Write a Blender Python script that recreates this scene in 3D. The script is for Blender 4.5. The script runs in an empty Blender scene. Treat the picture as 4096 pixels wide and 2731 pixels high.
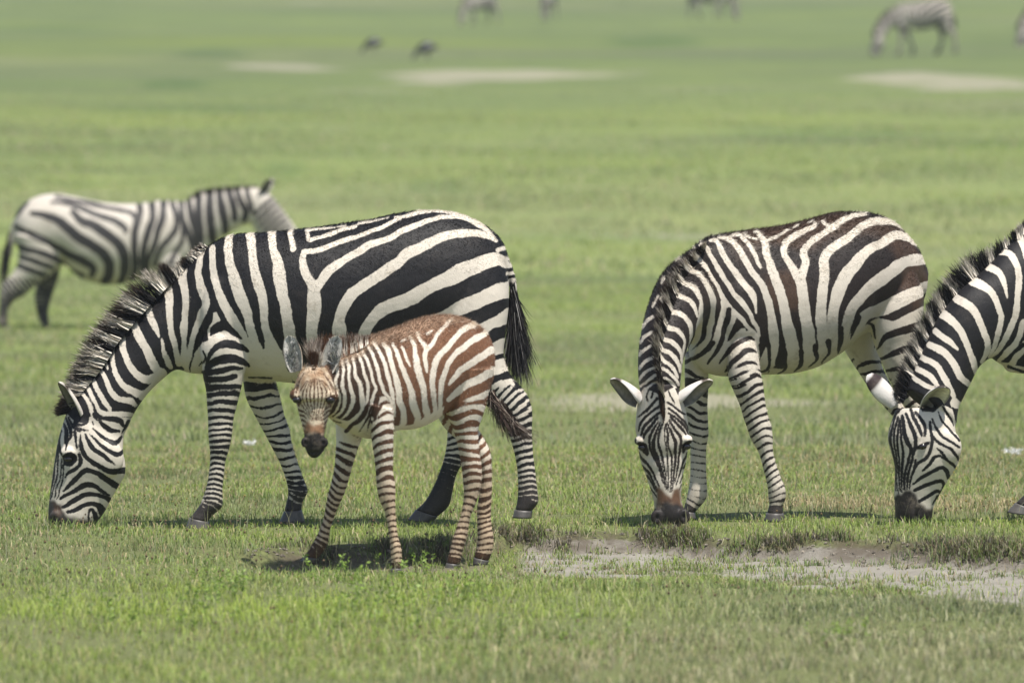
import bpy, math, random
import numpy as np
from mathutils import Vector

random.seed(7)
RNG = np.random.default_rng(7)
scene = bpy.context.scene
COL = scene.collection

# ------------------------------------------------------------------ camera
# photograph is 4096 px wide ("F" pixels); telephoto, 40 m to the main animals
FPX = 36800.0           # focal length in F pixels
HORIZ = 247.0           # horizon row for a flat plane, F pixels
CAMH = 2.013
CAMD = 40.0
cam_d = bpy.data.cameras.new("camera")
cam = bpy.data.objects.new("camera", cam_d)
COL.objects.link(cam)
cam.location = (0, -CAMD, CAMH)
cam.rotation_euler = (math.radians(90) - math.atan((1365.5 - HORIZ) / FPX), 0, 0)
cam_d.sensor_width = 36.0
cam_d.lens = 36.0 * FPX / 4096.0
cam_d.clip_start = 1.0
cam_d.clip_end = 12000.0
cam_d.dof.use_dof = True
cam_d.dof.focus_distance = 39.8
cam_d.dof.aperture_fstop = 5.4
scene.camera = cam

# ------------------------------------------------------------------ sky, sun
SUN_EL = math.radians(70)
SUN_AZ = math.radians(146)      # compass: 0 = +Y, 90 = +X ; the sun stands to the right, a little on the camera's side
world = bpy.data.worlds.new("World")
scene.world = world
world.use_nodes = True
wn = world.node_tree
wn.nodes.clear()
sky = wn.nodes.new("ShaderNodeTexSky")
sky.sky_type = 'NISHITA'
sky.sun_disc = False
sky.sun_elevation = SUN_EL
sky.sun_rotation = SUN_AZ
sky.air_density = 1.0
sky.dust_density = 1.5
bg = wn.nodes.new("ShaderNodeBackground")
bg.inputs[1].default_value = 0.09
wo = wn.nodes.new("ShaderNodeOutputWorld")
wn.links.new(sky.outputs[0], bg.inputs[0])
wn.links.new(bg.outputs[0], wo.inputs[0])

sun_d = bpy.data.lights.new("sun", 'SUN')
sun_d.energy = 4.2
sun_d.angle = math.radians(0.6)
sun_d.color = (1.0, 0.95, 0.87)
sun = bpy.data.objects.new("sun", sun_d)
COL.objects.link(sun)
sun_dir = Vector((math.sin(SUN_AZ) * math.cos(SUN_EL), math.cos(SUN_AZ) * math.cos(SUN_EL), math.sin(SUN_EL)))
sun.rotation_euler = sun_dir.to_track_quat('Z', 'Y').to_euler()
sun.location = (10, -10, 30)

scene.view_settings.view_transform = 'Standard'
scene.view_settings.look = 'None'
scene.view_settings.exposure = 0.68
scene.view_settings.gamma = 1.0
scene.cycles.max_bounces = 6
scene.cycles.diffuse_bounces = 3

# ------------------------------------------------------------------ small helpers
def tag(o, label=None, cat=None, group=None, kind=None):
    if label: o["label"] = label
    if cat: o["category"] = cat
    if group: o["group"] = group
    if kind: o["kind"] = kind
    return o

def hash3(ix, iy, iz, s):
    n = (ix * 374761393 + iy * 668265263 + iz * 2147483647 + s * 1274126177) & 0xffffffff
    n = ((n ^ (n >> 13)) * 1274126177) & 0xffffffff
    return ((n ^ (n >> 16)) & 0xffff) / 65535.0 * 2 - 1

def vnoise(p, f=1.0, s=0):
    p = np.asarray(p, float) * f
    i = np.floor(p).astype(np.int64); q = p - i
    q = q * q * (3 - 2 * q)
    r = 0
    for dx in (0, 1):
        for dy in (0, 1):
            for dz in (0, 1):
                w = (q[:, 0] if dx else 1 - q[:, 0]) * (q[:, 1] if dy else 1 - q[:, 1]) * (q[:, 2] if dz else 1 - q[:, 2])
                r = r + w * hash3(i[:, 0] + dx, i[:, 1] + dy, i[:, 2] + dz, s)
    return r

def smooth01(a, b, x):
    t = np.clip((x - a) / (b - a), 0, 1)
    return t * t * (3 - 2 * t)

def catrom(P, n=None, step=None):
    """Catmull-Rom resampling of an (N,k) array; first 3 columns (or 2) measure length"""
    P = np.asarray(P, float)
    if len(P) == 1: return P
    dim = min(P.shape[1], 3)
    seg = np.linalg.norm(np.diff(P[:, :dim], axis=0), axis=1)
    out = []
    E = np.vstack([2 * P[0] - P[1], P, 2 * P[-1] - P[-2]])
    for i in range(len(P) - 1):
        k = n if n else max(1, int(math.ceil(seg[i] / step)))
        t = (np.arange(k) / k)[:, None]
        a, b, c, d = E[i], E[i + 1], E[i + 2], E[i + 3]
        out.append(0.5 * ((2 * b) + (-a + c) * t + (2 * a - 5 * b + 4 * c - d) * t * t + (-a + 3 * b - 3 * c + d) * t ** 3))
    out.append(P[-1:])
    return np.vstack(out)

def mesh_np(name, V, faces, smooth=True):
    """faces: list of (k,n) int arrays with n corners each"""
    me = bpy.data.meshes.new(name)
    V = np.asarray(V, np.float32)
    me.vertices.add(len(V)); me.vertices.foreach_set("co", V.ravel())
    nl = sum(f.size for f in faces); nf = sum(len(f) for f in faces)
    me.loops.add(nl); me.polygons.add(nf)
    me.loops.foreach_set("vertex_index", np.concatenate([f.ravel() for f in faces]).astype(np.int32))
    tot = np.concatenate([np.full(len(f), f.shape[1]) for f in faces]).astype(np.int32)
    st = np.concatenate([[0], np.cumsum(tot)[:-1]]).astype(np.int32)
    me.polygons.foreach_set("loop_start", st)
    try: me.polygons.foreach_set("loop_total", tot)
    except Exception: pass
    me.polygons.foreach_set("use_smooth", np.full(nf, smooth))
    me.update(calc_edges=True)
    return me

def attr_f(me, name, a):
    at = me.attributes.new(name, 'FLOAT', 'POINT'); at.data.foreach_set("value", np.asarray(a, np.float32))

def attr_c(me, name, a):
    a = np.asarray(a, np.float32)
    if a.shape[1] == 3: a = np.hstack([a, np.ones((len(a), 1), np.float32)])
    at = me.attributes.new(name, 'FLOAT_COLOR', 'POINT'); at.data.foreach_set("color", a.ravel())

def add_obj(name, me, mat=None, parent=None):
    o = bpy.data.objects.new(name, me); COL.objects.link(o)
    if mat: me.materials.append(mat)
    if parent: o.parent = parent
    return o

class NT:
    """tiny node tree helper"""
    def __init__(s, name):
        s.m = bpy.data.materials.new(name); s.m.use_nodes = True
        s.t = s.m.node_tree; s.t.nodes.clear()
        s.out = s.n("ShaderNodeOutputMaterial")
        s.b = s.n("ShaderNodeBsdfPrincipled"); s.l(s.b.outputs[0], s.out.inputs[0])
    def n(s, ty, **kw):
        x = s.t.nodes.new(ty)
        for k, v in kw.items(): setattr(x, k, v)
        return x
    def l(s, a, b): s.t.links.new(a, b)
    def attr(s, name): return s.n("ShaderNodeAttribute", attribute_name=name)
    def noise(s, scale, detail=3, rough=0.55, vec=None):
        x = s.n("ShaderNodeTexNoise"); x.inputs["Scale"].default_value = scale
        x.inputs["Detail"].default_value = detail; x.inputs["Roughness"].default_value = rough
        if vec is not None: s.l(vec, x.inputs["Vector"])
        return x
    def math(s, op, a, b=None, c=None):
        x = s.n("ShaderNodeMath", operation=op)
        for i, v in enumerate((a, b, c)):
            if v is None: continue
            if isinstance(v, (int, float)): x.inputs[i].default_value = v
            else: s.l(v, x.inputs[i])
        return x.outputs[0]
    def mix(s, f, a, b, mode='MIX'):
        x = s.n("ShaderNodeMix", data_type='RGBA', blend_type=mode)
        for i, v in ((0, f), (6, a), (7, b)):
            if isinstance(v, (int, float)): x.inputs[i].default_value = v
            elif isinstance(v, tuple): x.inputs[i].default_value = (*v, 1) if len(v) == 3 else v
            else: s.l(v, x.inputs[i])
        return x.outputs[2]
    def ramp(s, f, a, b):
        x = s.n("ShaderNodeMapRange", interpolation_type='SMOOTHSTEP')
        s.l(f, x.inputs[0]); x.inputs[1].default_value = a; x.inputs[2].default_value = b
        return x.outputs[0]
    def coord(s, which="Object"): return s.n("ShaderNodeTexCoord").outputs[which]
    def bump(s, h, strength, dist):
        x = s.n("ShaderNodeBump"); x.inputs["Strength"].default_value = strength; x.inputs["Distance"].default_value = dist
        s.l(h, x.inputs["Height"]); s.l(x.outputs[0], s.b.inputs["Normal"])

# ------------------------------------------------------------------ materials
def coat_material(name, edge=0.0022, wob=0.005, rough=0.55):
    M = NT(name)
    co = M.coord()
    st = M.attr("stripe").outputs["Fac"]
    n1 = M.noise(110, 3, 0.6, co)
    v = M.math('ADD', st, M.math('MULTIPLY', M.math('SUBTRACT', n1.outputs["Fac"], 0.5), wob * 2))
    f = M.ramp(v, -edge, edge)
    dk = M.attr("dark_col").outputs["Color"]; lt = M.attr("light_col").outputs["Color"]
    # coat grain and dirt
    mp = M.n("ShaderNodeMapping"); M.l(co, mp.inputs[0]); mp.inputs["Scale"].default_value = (1, 1, 0.35)
    n2 = M.noise(260, 2, 0.6, mp.outputs[0])
    n3 = M.noise(7, 4, 0.6, co)
    n4 = M.noise(34, 3, 0.65, co)
    dirt = M.math('MULTIPLY', M.ramp(n3.outputs["Fac"], 0.48, 0.75), M.ramp(n4.outputs["Fac"], 0.38, 0.7))
    lt2 = M.mix(M.math('MULTIPLY', dirt, 0.8), lt, (0.34, 0.285, 0.215))
    lt3 = M.mix(0.5, lt2, M.mix(n2.outputs["Fac"], (0.62, 0.6, 0.58), (1, 1, 1)), 'MULTIPLY')
    dk2 = M.mix(M.math('MULTIPLY', dirt, 0.25), dk, (0.07, 0.055, 0.045))
    dk3 = M.mix(M.ramp(n2.outputs["Fac"], 0.45, 0.8), dk2, M.mix(1.0, dk2, (2.0, 1.9, 1.85), 'MULTIPLY'))
    c = M.mix(f, lt3, dk3)
    M.l(c, M.b.inputs["Base Color"])
    M.b.inputs["Roughness"].default_value = rough
    M.b.inputs["Specular IOR Level"].default_value = 0.24
    h = M.math('ADD', M.math('MULTIPLY', n2.outputs["Fac"], 0.6), M.math('ADD', M.math('MULTIPLY', n4.outputs["Fac"], 0.8), M.math('MULTIPLY', M.noise(13, 2, .5, co).outputs["Fac"], 1.6)))
    M.bump(h, 0.35, 0.006)
    return M.m

def hair_material(name, rough=0.5):
    M = NT(name)
    c = M.attr("Col").outputs["Color"]
    n = M.noise(40, 2, 0.5, M.coord())
    M.l(M.mix(0.5, c, M.mix(n.outputs["Fac"], (0.5, 0.5, 0.5), (1.3, 1.3, 1.3)), 'MULTIPLY'), M.b.inputs["Base Color"])
    M.b.inputs["Roughness"].default_value = rough
    M.b.inputs["Specular IOR Level"].default_value = 0.14
    return M.m

def simple_material(name, col, rough, spec=0.5, nscale=60, amt=0.4, bump=0.0):
    M = NT(name)
    n = M.noise(nscale, 3, 0.6, M.coord())
    lo = tuple(c * (1 - amt) for c in col); hi = tuple(min(1, c * (1 + amt)) for c in col)
    M.l(M.mix(n.outputs["Fac"], lo, hi), M.b.inputs["Base Color"])
    M.b.inputs["Roughness"].default_value = rough
    M.b.inputs["Specular IOR Level"].default_value = spec
    if bump: M.bump(n.outputs["Fac"], bump, 0.004)
    return M.m

MAT_COAT = coat_material("zebra_coat")
MAT_FOAL = coat_material("foal_coat", 0.003, 0.006, 0.75)
MAT_HAIR = hair_material("zebra_hair")
MAT_EYE = simple_material("eye_dark", (0.012, 0.009, 0.008), 0.08, 0.6, 30, 0.3)
MAT_HOOF = simple_material("hoof_horn", (0.085, 0.078, 0.072), 0.5, 0.4, 40, 0.5, 0.3)

BLACK = np.array((0.0085, 0.008, 0.0088)); CREAM = np.array((0.66, 0.60, 0.51))
# ------------------------------------------------------------------ measuring on the photograph
ZOOM = {  # crops of the photograph used for measuring: left, top, scale
    'P': (0, 0, 2352 / 4096), 'A': (150, 1000, 1.307), 'B': (900, 800, 1.7423), 'C': (700, 1400, 1.568),
    'D': (2400, 800, 1.68), 'E': (2300, 1400, 1.96), 'G': (3296, 880, 1.206), 'H': (0, 660, 1.8092),
    'J': (1100, 1240, 2.352), 'K': (1120, 1300, 2.9037), 'L': (180, 1480, 2.3757), 'M': (2400, 1460, 2.3757),
    'N': (3430, 1440, 2.24), 'O': (2500, 900, 2.3757)}

class Frame:
    """turns measured points into metres in the animal's own frame (x along, z up, y depth)"""
    def __init__(s, d, fx0, fz0):
        s.S = FPX / d; s.fx0 = fx0; s.fz0 = fz0; s.d = d
    def xz(s, zoom, x, y):
        x0, y0, k = ZOOM[zoom]
        return ((x0 + x / k) - s.fx0) / s.S, (s.fz0 - (y0 + y / k)) / s.S
    def sc(s, zoom, w): return w / ZOOM[zoom][2] / s.S
    def loc(s): return ((s.fx0 - 2048) / s.S, s.d - CAMD, CAMH - (s.fz0 - HORIZ) / s.S)
    def poly(s, zoom, pts): return np.array([s.xz(zoom, p[0], p[1]) for p in pts])
    def line(s, zoom, pts): return np.array([(*s.xz(zoom, p[0], p[1]), s.sc(zoom, p[2])) for p in pts])
    # a tube node: ax, ay, bx, by (the two outline points), depth y, half-thickness across
    def nodes(s, zoom, pts):
        out = []
        for p in pts:
            a = s.xz(zoom, p[0], p[1]); b = s.xz(zoom, p[2], p[3])
            ru = 0.5 * math.hypot(a[0] - b[0], a[1] - b[1])
            rv = p[5] if len(p) > 5 and p[5] else ru * 0.88
            out.append((0.5 * (a[0] + b[0]), p[4], 0.5 * (a[1] + b[1]), 0.5 * (b[0] - a[0]), 0.5 * (b[1] - a[1]), rv))
        return np.array(out)

class Field:
    """coat pattern as a signed distance on the animal's own x-z plane (positive = dark)"""
    def __init__(s, x0, x1, z0, z1, base, res=0.003):
        s.x0, s.z0, s.res = x0, z0, res
        s.nx = int((x1 - x0) / res) + 2; s.nz = int((z1 - z0) / res) + 2
        s.V = np.full((s.nz, s.nx), 0.03 if base == 'dark' else -0.03)
    def stroke(s, L, dark, shape=0.0):
        L = catrom(L, step=0.008)
        R = 0.03
        for i in range(len(L) - 1):
            (ax, az, aw), (bx, bz, bw) = L[i], L[i + 1]
            m = max(aw, bw, 0.002) / 2 + R
            i0 = max(0, int((min(ax, bx) - m - s.x0) / s.res)); i1 = min(s.nx, int((max(ax, bx) + m - s.x0) / s.res) + 2)
            k0 = max(0, int((min(az, bz) - m - s.z0) / s.res)); k1 = min(s.nz, int((max(az, bz) + m - s.z0) / s.res) + 2)
            if i1 <= i0 or k1 <= k0: continue
            X = s.x0 + np.arange(i0, i1)[None, :] * s.res; Z = s.z0 + np.arange(k0, k1)[:, None] * s.res
            dx, dz = bx - ax, bz - az; ll = dx * dx + dz * dz + 1e-12
            t = np.clip(((X - ax) * dx + (Z - az) * dz) / ll, 0, 1)
            d = (aw + (bw - aw) * t) / 2 - np.hypot(X - ax - t * dx, Z - az - t * dz)
            W = s.V[k0:k1, i0:i1]
            if dark: np.maximum(W, np.clip(d, -0.03, 0.03), out=W)
            else: np.minimum(W, np.clip(-d, -0.03, 0.03), out=W)
    def fill(s, P, dark):
        X, Z = np.meshgrid(s.x0 + np.arange(s.nx) * s.res, s.z0 + np.arange(s.nz) * s.res)
        d = np.clip(polysdf(P, X, Z), -0.03, 0.03)
        if dark: np.maximum(s.V, d, out=s.V)
        else: np.minimum(s.V, -d, out=s.V)
    def sample(s, x, z):
        fx = np.clip((x - s.x0) / s.res, 0, s.nx - 1.01); fz = np.clip((z - s.z0) / s.res, 0, s.nz - 1.01)
        i = fx.astype(int); k = fz.astype(int); a = fx - i; b = fz - k
        V = s.V
        return (V[k, i] * (1 - a) + V[k, i + 1] * a) * (1 - b) + (V[k + 1, i] * (1 - a) + V[k + 1, i + 1] * a) * b

def polysdf(P, X, Z):
    """signed distance to a polygon, positive inside"""
    d = np.full(X.shape, 1e9); ins = np.zeros(X.shape, bool)
    n = len(P)
    for i in range(n):
        ax, az = P[i]; bx, bz = P[(i + 1) % n]
        dx, dz = bx - ax, bz - az
        t = np.clip(((X - ax) * dx + (Z - az) * dz) / (dx * dx + dz * dz + 1e-12), 0, 1)
        d = np.minimum(d, np.hypot(X - ax - t * dx, Z - az - t * dz))
        c = ((az > Z) != (bz > Z))
        with np.errstate(divide='ignore', invalid='ignore'):
            xi = ax + (Z - az) * dx / (dz if abs(dz) > 1e-12 else 1e-12)
        ins ^= c & (X < xi)
    return np.where(ins, d, -d)

# ------------------------------------------------------------------ lofted bodies
def ring_frames(N):
    C = N[:, :3]
    T = np.gradient(C, axis=0); T /= np.linalg.norm(T, axis=1)[:, None] + 1e-9
    U = np.stack([N[:, 3], np.zeros(len(N)), N[:, 4]], 1)
    Vd = np.cross(T, U); Vd /= np.linalg.norm(Vd, axis=1)[:, None] + 1e-9
    return C, U, Vd

def loft(N, nseg=72, p=1.0, step=0.02):
    N = catrom(N, step=step)
    C, U, Vd = ring_frames(N)
    th = np.arange(nseg) / nseg * 2 * math.pi
    c = np.sign(np.cos(th)) * np.abs(np.cos(th)) ** p; s = np.sign(np.sin(th)) * np.abs(np.sin(th)) ** p
    V = C[:, None, :] + c[None, :, None] * U[:, None, :] + s[None, :, None] * (Vd * N[:, 5:6])[:, None, :]
    nr = len(C)
    V = V.reshape(-1, 3)
    i = np.arange(nr - 1)[:, None] * nseg; j = np.arange(nseg)[None, :]; j2 = (j + 1) % nseg
    Q = np.stack([i + j, i + j2, i + nseg + j2, i + nseg + j], -1).reshape(-1, 4)
    c0 = len(V); V = np.vstack([V, C[:1], C[-1:]])
    j = np.arange(nseg); j2 = (j + 1) % nseg
    T1 = np.stack([np.full(nseg, c0), j2, j], 1); T2 = np.stack([np.full(nseg, c0 + 1), (nr - 1) * nseg + j, (nr - 1) * nseg + j2], 1)
    return V, Q, np.vstack([T1, T2]), N

def ellipsoid(c, r, n=14):
    th = np.linspace(0, math.pi, n); ph = np.arange(2 * n) / (2 * n) * 2 * math.pi
    V = []
    for t in th: 
        for f in ph: V.append((c[0] + r[0] * math.sin(t) * math.cos(f), c[1] + r[1] * math.sin(t) * math.sin(f), c[2] + r[2] * math.cos(t)))
    V = np.array(V); m = 2 * n
    i = np.arange(n - 1)[:, None] * m; j = np.arange(m)[None, :]; j2 = (j + 1) % m
    return V, np.stack([i + j, i + m + j, i + m + j2, i + j2], -1).reshape(-1, 4)

def remesh(parts, voxel):
    """union of closed shells -> one even surface"""
    V = []; Q = []; T = []; o = 0
    for p in parts:
        V.append(p[0]); Q.append(p[1] + o)
        if len(p) > 2 and p[2] is not None: T.append(p[2] + o)
        o += len(p[0])
    me = mesh_np("tmp", np.vstack(V), [np.vstack(Q)] + ([np.vstack(T)] if T else []))
    ob = bpy.data.objects.new("tmp", me); COL.objects.link(ob)
    md = ob.modifiers.new("r", 'REMESH'); md.mode = 'VOXEL'; md.voxel_size = voxel; md.adaptivity = 0
    dg = bpy.context.evaluated_depsgraph_get(); dg.update()
    ev = ob.evaluated_get(dg); m2 = ev.to_mesh()
    nv = len(m2.vertices); co = np.empty(nv * 3, np.float32); m2.vertices.foreach_get("co", co)
    nl = len(m2.loops); li = np.empty(nl, np.int32); m2.loops.foreach_get("vertex_index", li)
    ls = np.empty(len(m2.polygons), np.int32); m2.polygons.foreach_get("loop_start", ls)
    lt = np.append(np.diff(ls), nl - ls[-1])
    ev.to_mesh_clear()
    bpy.data.objects.remove(ob); bpy.data.meshes.remove(me)
    F = [li[ls[lt == k][:, None] + np.arange(k)[None, :]] for k in sorted(set(lt.tolist()))]
    return co.reshape(-1, 3).astype(float), F

def edges_of(F):
    E = np.vstack([np.stack([f, np.roll(f, -1, 1)], -1).reshape(-1, 2) for f in F])
    E.sort(axis=1)
    return np.unique(E, axis=0)

def relax(V, E, lam, it, mu=None):
    n = len(V); deg = np.bincount(E.ravel(), minlength=n).astype(float)
    lam = np.asarray(lam)
    if lam.ndim == 1: lam = lam[:, None]
    for k in range(it):
        for f in ((1.0,) if mu is None else (1.0, -mu)):
            S = np.stack([np.bincount(E[:, 0], V[E[:, 1], a], n) + np.bincount(E[:, 1], V[E[:, 0], a], n) for a in range(3)], 1)
            V = V + f * lam * (S / deg[:, None] - V)
    return V

def normals_of(V, F):
    N = np.zeros_like(V)
    for f in F:
        a = np.cross(V[f[:, 1]] - V[f[:, 0]], V[f[:, 2]] - V[f[:, 0]])
        if f.shape[1] == 4: a = a + np.cross(V[f[:, 2]] - V[f[:, 0]], V[f[:, 3]] - V[f[:, 0]])
        for k in range(f.shape[1]):
            for c in range(3): N[:, c] += np.bincount(f[:, k], a[:, c], len(V))
    return N / (np.linalg.norm(N, axis=1)[:, None] + 1e-12)

def strands(B, D, L, W, C0, C1, seg=3, bend=0.15, tipw=0.15, droop=0.0, split=0.6):
    """thin tapering hair ribbons. B base points, D unit directions, L lengths, W widths, C0/C1 base and tip colour"""
    n = len(B)
    side = np.cross(D, RNG.normal(size=(n, 3))); side /= np.linalg.norm(side, axis=1)[:, None] + 1e-9
    cv = RNG.normal(size=(n, 3)) * bend
    V = []; C = []
    for k in range(seg + 1):
        t = k / seg
        p = B + D * (L * t)[:, None] + cv * (L * t * t)[:, None]; p[:, 2] -= droop * L * t * t
        w = (W * (1 - (1 - tipw) * t))[:, None] * 0.5
        V += [p - side * w, p + side * w]
        f = np.clip((t - split) / (1 - split + 1e-6), 0, 1) if split < 1 else 0
        c = C0 * (1 - f) + C1 * f
        C += [c, c]
    m = 2 * (seg + 1)
    V = np.stack(V, 1).reshape(-1, 3); C = np.stack(C, 1).reshape(-1, 3)
    q = np.array([[2 * k, 2 * k + 1, 2 * k + 3, 2 * k + 2] for k in range(seg)])
    Q = (np.arange(n)[:, None, None] * m + q[None]).reshape(-1, 4)
    return V, Q, C

def hair_obj(name, VQC, parent, mat=None):
    V, Q, C = VQC
    me = mesh_np(name, V, [Q]); attr_c(me, "Col", C)
    return add_obj(name, me, mat or MAT_HAIR, parent)

def ear_shell(base, tip, width, face, cup=0.5, n=16, m=11, outer=(0.62, 0.58, 0.52), inner=(0.2, 0.19, 0.17), tipc=(0.02, 0.015, 0.012), tiplen=0.25, white_tip=True, roll=1.45):
    """cupped leaf-shaped ear with a hollow front; face = direction the hollow looks"""
    base = np.array(base); tip = np.array(tip); ax = tip - base; Ln = np.linalg.norm(ax); ax /= Ln
    face = np.array(face, float); face -= ax * face.dot(ax); face /= np.linalg.norm(face)
    side = np.cross(ax, face)
    Vi = []; Vo = []; Co = []; Ci = []
    for a in range(n):
        s = a / (n - 1)
        w = width * 0.5 * (0.62 + 0.38 * math.sin(min(1, s / 0.5) * math.pi / 2)) * math.sqrt(max(0.0, 1 - max(0, (s - 0.45) / 0.55) ** 2.2)) + 0.0015
        for b in range(m):
            q = -1 + 2 * b / (m - 1)
            am = roll - (roll - 0.75) * s ** 0.75
            ang = q * am; r = w if am > math.pi / 2 else w / math.sin(am)
            p = base + ax * (Ln * s) + side * (r * math.sin(ang)) + face * (r * cup * 1.6 * (1 - math.cos(ang)) - w * cup * 0.8)
            nrm = side * math.sin(ang) - face * math.cos(ang)
            Vi.append(p); Vo.append(p + nrm * (0.004 + 0.004 * (1 - abs(q))))
            edge = smooth01(0.78, 1.0, abs(q)) * smooth01(0.15, 0.5, s)
            ti = smooth01(1 - tiplen - 0.05, 1 - tiplen + 0.03, s) * (1 - (smooth01(0.9, 0.96, s) if white_tip else 0))
            Co.append(np.array(outer) * (1 - ti) + np.array(tipc) * ti)
            ci = np.array(inner) * (0.75 + 0.5 * RNG.random()) * (1 - 0.5 * (1 - abs(q)) * (1 - s))
            ci = ci * (.45 + .75 * abs(q) ** .8) * (.55 + .6 * s)  # shading of the hollow put into the inner colour, deepest at middle and base
            Ci.append(ci * (1 - 0.85 * edge))
    k = n * m
    V = np.array(Vi + Vo)
    i = np.arange(n - 1)[:, None] * m; j = np.arange(m - 1)[None, :]
    Qi = np.stack([i + j, i + j + 1, i + m + j + 1, i + m + j], -1).reshape(-1, 4)
    Qo = Qi[:, ::-1] + k
    rim = [r * m for r in range(n)] + [(n - 1) * m + c for c in range(1, m)] + [r * m + m - 1 for r in range(n - 2, -1, -1)]
    rim = np.array(rim)
    Qr = np.stack([rim[:-1], rim[1:], rim[1:] + k, rim[:-1] + k], 1)
    return V, np.vstack([Qi, Qo, Qr]), np.array(Ci + Co)

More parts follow.
